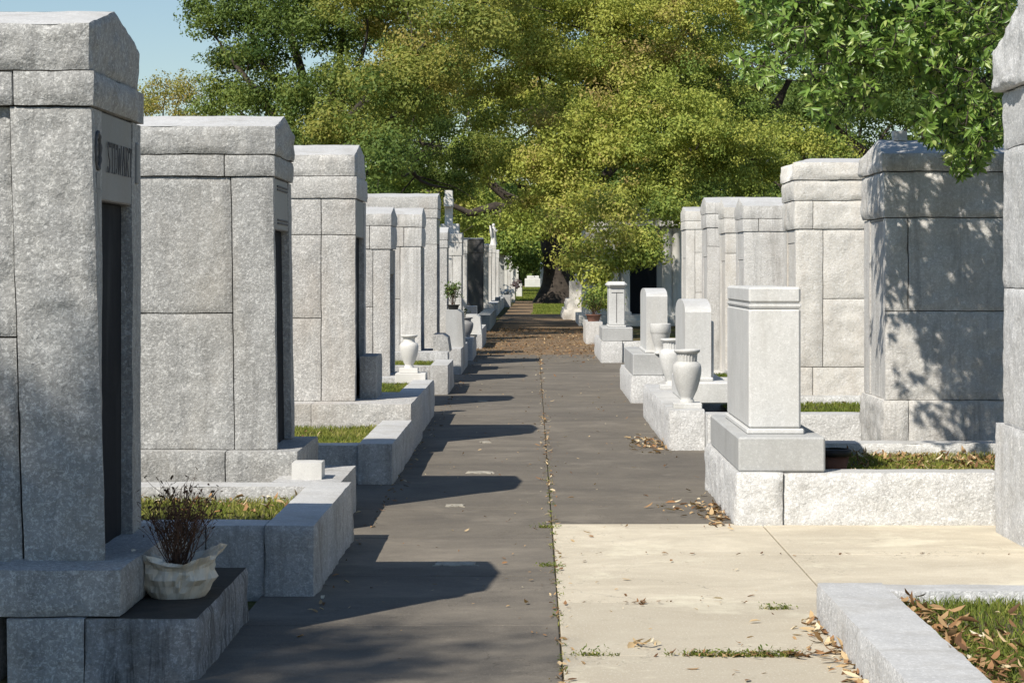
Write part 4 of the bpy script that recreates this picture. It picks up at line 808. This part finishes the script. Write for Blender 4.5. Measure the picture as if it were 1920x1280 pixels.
# ------------------------------------------------------------------ trees
def crown_pads(mb, pads, leaf, per_m2, sub=.42, tint_rng=(.3, .8), dens_tone=.5):
    for (c_, rx, ry, rz, tn) in pads:
        c_ = np.array(c_, float); area = 2.2 * math.pi * ((rx * ry) ** .8 + (rx * rz) ** .8 + (ry * rz) ** .8) ** 1.0 / 3 * 1.3
        ns = max(8, int(area / (sub * sub * 2.1)))
        d = unit(rng.normal(size=(ns, 3))); d[:, 2] = np.where(d[:, 2] < -.3, d[:, 2] * -.6, d[:, 2]); lob = 1 + .45 * fbm(d * 2.6 + c_ * .37, 3)
        rr = (rng.uniform(.5, 1.12, ns) * lob)[:, None]
        sc = c_ + d * rr * [rx, ry, rz]; sr = sub * rng.uniform(.5, 1.55, ns)
        nl = np.maximum(12, (per_m2 * sr * sr * 3).astype(int)); I = np.repeat(np.arange(ns), nl); m = len(I)
        q = unit(rng.normal(size=(m, 3))); q[:, 2] = np.where(q[:, 2] < 0, q[:, 2] * .5, q[:, 2])
        pos = sc[I] + q * (sr[I] * rng.random(m) ** .4)[:, None] * [1.1, 1.1, .92] + rng.normal(0, leaf * .5, (m, 3))
        nr = q * 1.35 + rng.normal(0, .6, (m, 3)) + [0, 0, .2]
        ct = np.clip(tn + .32 * fbm(sc * .55 + 5, 3) + rng.normal(0, .10, ns), 0, 1)
        rhombs(mb, pos, nr, leaf * rng.uniform(.6, 1.4, m), .55, np.clip(ct[I] + rng.normal(0, .07, m), 0, 1))
def tree(name, label, base, th, tr, pads, leaf, per, sub, mat, limbs=None, lean=(0, 0), cat='tree', group='live oaks over the cemetery path', bark=BARK, extra=()):
    t = thing(name, label, cat, tuple(base), group); b = np.array(base, float); top = b + [lean[0], lean[1], th]
    mb = MB(); zz = np.linspace(0, 1, 9)
    pts = b + np.outer(zz, top - b) + np.stack([.12 * tr * np.sin(zz * 5), .12 * tr * np.cos(zz * 4), 0 * zz], -1); pts[0] -= [0, 0, .2]
    tube(mb, pts, tr * (np.array([1.75, 1.3, 1.1, 1.0, .96, .94, .92, .95, .9])), 16)
    for p_ in pads if limbs is None else limbs:
        e = np.array(p_[0], float) if not isinstance(p_, np.ndarray) else p_
        L_ = np.linalg.norm(e - top)
        if e[2] < top[2] - .3: continue
        c_ = curve(top - [0, 0, .3], e, 14, (0, 0, .06 * L_), .025 * L_); r0 = tr * .38
        tube(mb, c_, np.linspace(r0, max(.02, r0 * .12), 14), 8)
        for _ in range(3):
            k_ = rng.integers(6, 13); e2 = c_[k_] + rng.normal(0, 1, 3) * min(1.2, L_ * .10); tube(mb, curve(c_[k_], e2, 7, (0, 0, .1), .03), np.linspace(r0 * .16, .01, 7), 5)
    for pts_, r_ in extra: tube(mb, pts_, r_, 9)
    mb.build('trunk', bark, t)
    mb = MB(); crown_pads(mb, pads, leaf, per, sub); mb.build('crown', mat, t); return t
def pad(px, py, Y_, r, tn, fl=.9): k_ = rng.uniform(.85, 1.15); return (P(px + rng.normal(0, 12), py + rng.normal(0, 12), Y_), r * k_, r * .95, r * fl / k_, tn)
# left green oak
pads = [pad(470, 50, 62, 1.35, .3), pad(440, 130, 64, 1.0, .25), pad(430, 195, 64, 1.0, .3), pad(378, 22, 63, .5, .2), pad(400, 60, 63, .5, .25), pad(540, 110, 61, 1.6, .3), pad(520, 215, 62, 1.3, .35), pad(590, 20, 62, 1.5, .3), pad(620, 170, 60, 1.5, .35), pad(560, 270, 60, 1.2, .35),
        pad(680, 60, 60, 1.6, .5), pad(710, 190, 53, 1.3, .55), pad(640, 270, 52, 1.0, .5), pad(790, 50, 62, 1.4, .75), pad(770, 150, 56, 1.3, .7), pad(690, 310, 50, .7, .3), pad(800, 230, 60, 1.1, .4), pad(740, 325, 48, .55, .25), pad(840, 130, 54, 1.1, .7), pad(750, 250, 58, 1.0, .4),
        pad(800, 255, 76, 1.5, .35), pad(880, 300, 77, 1.5, .45), pad(840, 350, 76, 1.1, .35), pad(930, 325, 77, 1.1, .5), pad(760, 330, 76, 1.2, .3),
        pad(500, -60, 64, 2.0, .3), pad(650, -80, 62, 2.2, .4), pad(800, -70, 58, 2.0, .6), pad(560, -200, 67, 2.4, .4), pad(760, -200, 60, 2.4, .5), pad(880, -30, 52, 1.5, .6), pad(860, 60, 50, 1.0, .65)]
tree('oak_tree', 'large green live oak whose crown overhangs the left row', (-6.2, 62, 0), 4.4, .45, pads, .095, 290, .40, OAKG, limbs=pads[::2])
# right yellow-green oak with low boughs
pads = [pad(930, 90, 66, 1.6, .75), pad(900, 190, 66, 1.1, .7), pad(950, 240, 65, 1.2, .65), pad(1060, 50, 65, 1.9, .6), pad(1030, 160, 64, 1.5, .65), pad(1110, 150, 64, 1.4, .7), pad(1190, 60, 64, 1.9, .7), pad(1240, 140, 64, 1.5, .75),
        pad(1310, 50, 65, 1.7, .65), pad(1340, 140, 66, 1.3, .55), pad(1060, 260, 62, 1.3, .65), pad(1170, 240, 61, 1.6, .7), pad(1260, 230, 61, 1.5, .65), pad(1110, 320, 60, 1.4, .62), pad(1210, 320, 60, 1.5, .65), pad(1310, 290, 60, 1.4, .62), pad(1390, 300, 62, 1.2, .6),
        pad(1060, 370, 60, .9, .7), pad(1150, 390, 59, 1.1, .6), pad(1250, 370, 60, 1.0, .6), pad(1330, 340, 61, 1.0, .55), pad(1440, 320, 63, .8, .55), pad(1470, 275, 64, .8, .6), pad(1540, 280, 64, .75, .65), pad(1585, 300, 64, .4, .65), pad(1420, 60, 68, 1.8, .5), pad(1520, 40, 70, 1.8, .4),
        pad(1090, 440, 56, .55, .7, .5), pad(1150, 420, 55.5, .75, .6, .6), pad(1210, 430, 55, .6, .55, .6), pad(1240, 400, 56, .6, .55, .6), pad(1065, 495, 55, .33, .65, .5), pad(1110, 470, 55, .42, .6, .6), pad(1150, 485, 54.5, .36, .55, .8), pad(1195, 480, 54, .40, .5, .7), pad(1130, 520, 54, .26, .55, .9), pad(1215, 475, 54, .3, .6, .7), pad(1170, 455, 54, .4, .65, .6),
        pad(1020, 330, 60, 1.0, .65), pad(1080, 410, 58, .7, .65), pad(1130, 545, 53.5, .15, .6, .8),
        pad(990, 100, 67, 1.5, .7), pad(1150, 180, 66, 1.4, .5), pad(1090, 210, 66, 1.2, .6), pad(980, 310, 64, .9, .6), pad(1390, 220, 66, 1.1, .4), pad(1320, 220, 65, 1.1, .5), pad(1420, 370, 66, .8, .5), pad(1010, 380, 63, .6, .7), pad(1040, 430, 62, .6, .6), pad(1290, 400, 60, .5, .6),
        pad(950, -60, 66, 2.2, .6), pad(1150, -90, 66, 2.6, .6), pad(1350, -80, 67, 2.6, .6), pad(1050, -250, 68, 3, .6), pad(1280, -260, 68, 3.2, .6), pad(1500, -120, 70, 2.4, .5)]
tree('oak_tree', 'spreading yellow-green live oak with low boughs right of the path', (7.0, 73, 0), 5.2, .55, pads, .092, 290, .38, OAK, limbs=pads[::3], lean=(.4, 0),
     extra=[(np.array([P(1395, 262, 72), P(1405, 200, 72), P(1425, 150, 72), P(1445, 120, 71)]), np.array([.42, .36, .3, .2])), (np.array([P(1430, 230, 71.5), P(1460, 190, 71), P(1480, 150, 71)]), np.array([.2, .16, .1]))])
# the great oak astride the path's end
def bp(px, py, Y_, r, tn, fl=.6): return (P(px, py, Y_), r, r * .8, r * fl, tn)
pads = [bp(700, 250, 116, 3.4, .35), bp(820, 150, 114, 3.4, .5), bp(900, 300, 112, 2.6, .6), bp(960, 330, 113, 2.4, .7), bp(1000, 200, 112, 3.6, .6), bp(1100, 250, 114, 3.4, .6), bp(1180, 150, 112, 3.6, .55), bp(1300, 250, 114, 3.4, .4), bp(1400, 180, 118, 3.6, .3), bp(1500, 260, 118, 3.4, .2), bp(1580, 180, 120, 3.4, .2), bp(1680, 220, 122, 3.2, .15),
        bp(1000, 400, 106, 1.3, .6), bp(1060, 415, 106, 1.5, .55), bp(1100, 455, 106, 1.3, .6), bp(940, 410, 107, 1.3, .65), bp(1090, 500, 107, .8, .5), bp(1005, 440, 106, .9, .6), bp(1060, 360, 106, 1.8, .6), bp(955, 470, 112, .9, .2), bp(975, 495, 115, .7, .15), bp(925, 455, 112, .9, .5),
        bp(860, 390, 118, 1.8, .6), bp(900, 430, 122, 1.6, .55), bp(960, 440, 120, 1.5, .65), bp(1010, 430, 116, 1.3, .6), bp(760, 350, 120, 2.4, .3), bp(1000, 50, 114, 4.5, .6), bp(1250, 20, 116, 4.5, .5), bp(800, 0, 116, 4.2, .5), bp(1500, 60, 120, 4.2, .25), bp(1720, 100, 124, 4, .2), bp(1000, -160, 116, 6, .6), bp(1350, -160, 118, 6, .5)]
tree('oak_tree', 'massive dark trunked live oak standing beside the far end of the path', (1.35, 116, 0), 4.4, .85, pads, .17, 90, .7, OAK, limbs=pads[::3], lean=(-.2, 0),
     extra=[(np.array([P(1040, 400, 115), P(1000, 385, 114), P(968, 398, 113), P(930, 388, 112), P(880, 400, 112), P(850, 385, 112)]), np.array([.5, .4, .32, .28, .2, .12])), (np.array([P(1012, 395, 114), P(1018, 350, 113), P(1010, 300, 112)]), np.array([.3, .2, .12]))])
# dark mass at right behind the magnolia, deeper in shade
pads = [bp(1540, 210, 92, 2.2, .15), bp(1620, 150, 92, 2.4, .2), bp(1480, 220, 94, 1.8, .2), bp(1700, 230, 90, 2.2, .15), bp(1790, 150, 92, 2.6, .2), bp(1560, 80, 92, 2.6, .25), bp(1690, 60, 92, 2.8, .25), bp(1850, 250, 92, 2.4, .2), bp(1830, 50, 92, 3, .2), bp(1650, -60, 92, 3.5, .3)]
tree('oak_tree', 'deep green live oak behind the right row, half hidden by broad leaves', (17, 94, 0), 4.5, .6, pads, .16, 85, .7, OAKG, limbs=pads[::2])
pads = [bp(690 + 75 * i, y_, 172 + (i % 3) * 3, 3.4, .25 + .2 * ((i * 7) % 3) / 2) for i in range(8) for y_ in (-20, 90, 200, 300, 390)]
tree('oak_tree', 'dim far oak filling the gap left of the great trunk', (-7, 174, 0), 6, .5, pads, .30, 22, 1.1, OAKG, limbs=pads[::4])
pads = [bp(1270 + 85 * i, y_, 165 + (i % 3) * 3, 3.8, .2 + .2 * ((i * 5) % 3) / 2) for i in range(9) for y_ in (-30, 80, 190, 290, 390)]
tree('oak_tree', 'dim far oak closing the view behind the right row', (24, 168, 0), 6, .5, pads, .30, 22, 1.1, OAKG, limbs=pads[::4])
# thin far trees at left
pads = [bp(270, 190, 142, 1.6, .9), bp(315, 170, 142, 1.6, .85), bp(300, 215, 140, 1.8, .8), bp(350, 190, 142, 1.5, .8), bp(355, 150, 143, 1.0, .7), bp(240, 215, 142, 1.8, .9), bp(180, 220, 142, 2, .8), bp(370, 230, 141, 1.6, .7)]
tree('bare_tree', 'thin brownish half-bare tree against the sky at far left', (-24, 142, 0), 8.5, .3, pads, .16, 50, .55, OAKG, limbs=pads, group=None)
# background olive tree seen under the boughs, left of trunk
pads = [bp(850, 440, 150, 2.2, .5), bp(890, 390, 150, 2.4, .65), bp(930, 440, 152, 2.0, .6), bp(800, 400, 150, 2.6, .5), bp(960, 490, 160, 1.3, .15), bp(990, 470, 160, 1.5, .2), bp(1100, 430, 150, 3, .4), bp(1180, 400, 150, 3, .3)]
tree('oak_tree', 'olive tree seen far off under the boughs left of the great trunk', (-5.5, 152, 0), 4, .4, pads, .22, 45, .9, OAK, limbs=pads[::2])
# distant woods closing the horizon
mb = MB(); n = 110000; x = rng.uniform(-75, 75, n); hgt = 14 + 3 * fbm(np.stack([x * .12, 0 * x, 0 * x], -1), 3); zc_ = rng.random(n) ** .8 * hgt; yy = 262 + rng.uniform(-5, 5, n) - 3 * fbm(np.stack([x * .3, zc_ * .3, 0 * x], -1), 3)
p = np.stack([x, yy, zc_], -1); rhombs(mb, p, rng.normal(size=(n, 3)) + [-.3, -.8, .5], rng.uniform(.5, 1.1, n), .6, np.clip(.3 + .4 * fbm(p * .2, 3), 0, 1)); mb.build('distant_woods', OAKG, kind='stuff')
# low white tomb closing the far end
mb = MB(); rbox(mb, wx(984, 235), wx(1015, 235), 235, 238, -.03, wz(522, 235), .05); rbox(mb, wx(988, 235), wx(1011, 235), 235.3, 237.7, wz(522, 235), wz(517, 235), .05); tag(mb.build('low_tomb', S_WHITE), 'low white tomb closing the far end of the path', 'tomb')
mb = MB(); rbox(mb, wx(1013, 190), wx(1024, 190), 190, 193, -.03, wz(500, 190), .05); prism_x(mb, [(190, wz(500, 190)), (193, wz(500, 190)), (191.5, wz(492, 190))], wx(1013, 190), wx(1024, 190)); tag(mb.build('mausoleum', S_WHITE), 'tiny white gabled tomb far off beside the great trunk', 'mausoleum', 'mausoleums in the right row')

# magnolia overhanging the right row ---------------------------------
def inpoly(x, y, poly):
    c = np.zeros(len(x), bool); j = len(poly) - 1
    for i in range(len(poly)):
        (xi, yi), (xj, yj) = poly[i], poly[j]; c ^= ((yi > y) != (yj > y)) & (x < (xj - xi) * (y - yi) / (yj - yi + 1e-9) + xi); j = i
    return c
t = thing('magnolia_tree', 'broad glossy-leaved tree overhanging the right row from outside the view', 'tree', (5.6, 15.2, 0))
mb = MB(); trunk = curve((5.6, 15.2, -.2), (5.2, 15.0, 4.2), 8, (.1, 0, 0), .02); tube(mb, trunk, np.linspace(.26, .17, 8), 14)
rbx = mb; mbl = MB(); ros = []
reg = [([(1385, -10), (1900, -10), (1900, 60), (1600, 110), (1480, 110), (1440, 60), (1400, 30)], 460), ([(1540, 60), (1760, 60), (1780, 130), (1640, 130), (1550, 130)], 200), ([(1700, 60), (1885, 60), (1885, 200), (1740, 200)], 220),
       ([(1500, 150), (1640, 140), (1660, 200), (1560, 232), (1510, 200)], 92), ([(1440, 90), (1560, 80), (1560, 150), (1470, 150)], 28), ([(1710, 215), (1880, 190), (1880, 260), (1820, 290), (1730, 260)], 170), ([(1790, 270), (1860, 260), (1850, 310), (1800, 335), (1770, 300)], 32), ([(1370, 100), (1450, 90), (1470, 160), (1400, 150)], 32),
       ([(1390, -330), (2250, -330), (2250, -10), (1390, -10)], 1140),
       ([(1380, -350), (1660, -350), (1660, -5), (1380, -5)], 520)]
for poly, n in reg:
    xs_ = [q[0] for q in poly]; ys_ = [q[1] for q in poly]; x = rng.uniform(min(xs_), max(xs_), n * 4); y = rng.uniform(min(ys_), max(ys_), n * 4); k_ = inpoly(x, y, poly); x, y = x[k_][:n], y[k_][:n]
    for a, b in zip(x, y): ros.append(P(a, b, rng.uniform(13.9, 16.1)))
ros = np.array(ros); stem = np.array([5.2, 15.0, 4.2])
hubs = [np.array(h_) for h_ in ((2.0, 15, 3.6), (2.6, 15.2, 3.9), (3.2, 15, 3.3), (3.0, 15.3, 4.1), (3.7, 15, 3.6), (2.3, 15.1, 3.2), (3.0, 15.0, 2.85), (4.2, 15.1, 4.0))]
for h_ in hubs: tube(mb, curve(stem - [0, 0, .3], h_, 8, (0, 0, .15), .03), np.linspace(.06, .018, 8), 8)
hb = np.array(hubs)
ros = ros[np.argsort([np.linalg.norm(hb - r_, axis=1).min() for r_ in ros])]; nodes = hb.copy()
for r_ in ros:
    dd_ = np.linalg.norm(nodes - r_, axis=1) + .25 * np.linalg.norm(nodes - stem, axis=1); h_ = nodes[np.argmin(dd_)]; nodes = np.vstack([nodes, r_])
    tube(mb, curve(h_, r_, 6, (0, 0, -.02), .012), np.linspace(.005, .002, 6), 4)
    ax = unit((r_ - h_) * [1, .6, .7] + rng.normal(0, .25, 3) + [0, -.35, .1]); n = int(rng.integers(8, 13)); a = rng.uniform(0, 2 * math.pi, n)
    s = unit(np.cross(ax, [0.1, .2, 1])); w_ = np.cross(s, ax); rad = np.cos(a)[:, None] * s + np.sin(a)[:, None] * w_
    d = rad * rng.uniform(.6, 1.1, n)[:, None] + ax * rng.uniform(.2, .9, n)[:, None] + [0, 0, -.15]; nr = ax * 1.0 - rad * .35 + rng.normal(0, .18, (n, 3))
    leaves(mbl, r_ - ax * rng.uniform(0, .05, n)[:, None], d, nr, rng.uniform(.05, .088, n), rng.uniform(.02, .35, n), np.clip(rng.normal(.5, .22, n), 0, 1), .88)
mb.build('trunk', BARK, t); mbl.build('crown', MAG, t)
# tree behind the camera whose shade falls on the lettered mausoleum
pads = [((gx - .6 * h_, gy - .8 * h_, h_), r_, q_, min(r_, q_) * .6, .4) for gx, gy, h_, r_, q_ in ((-4.5, 6.0, 13, 2.2, 2.2), (-2.6, 6.2, 13, 1.7, 1.7), (-1.6, 8.1, 13.3, .6, .7), (-2.3, 8.6, 13, 1.15, 1.15), (-2.0, 7.8, 13.2, 1.1, 1.1), (-2.5, 9.2, 12.7, .9, .8), (-1.7, 8.9, 13.1, .6, .6), (-3.6, 9.1, 12.6, 1.2, 1.2), (-1.7, 9.7, 13.2, .5, .5), (-5.2, 9.4, 13, 1.3, 1.3), (-2.9, 10.0, 12.8, .55, .55),
                                                                                                     (-.95, 9.62, 13, .4, .06), (-.75, 9.2, 13, .5, .06), (-.8, 8.7, 13, .35, .10))]
tree('oak_tree', 'live oak outside the view that shades the foreground at left', (-11.5, -3.6, 0), 8.5, .35, pads, .12, 115, .32, OAKG, limbs=pads[:5])
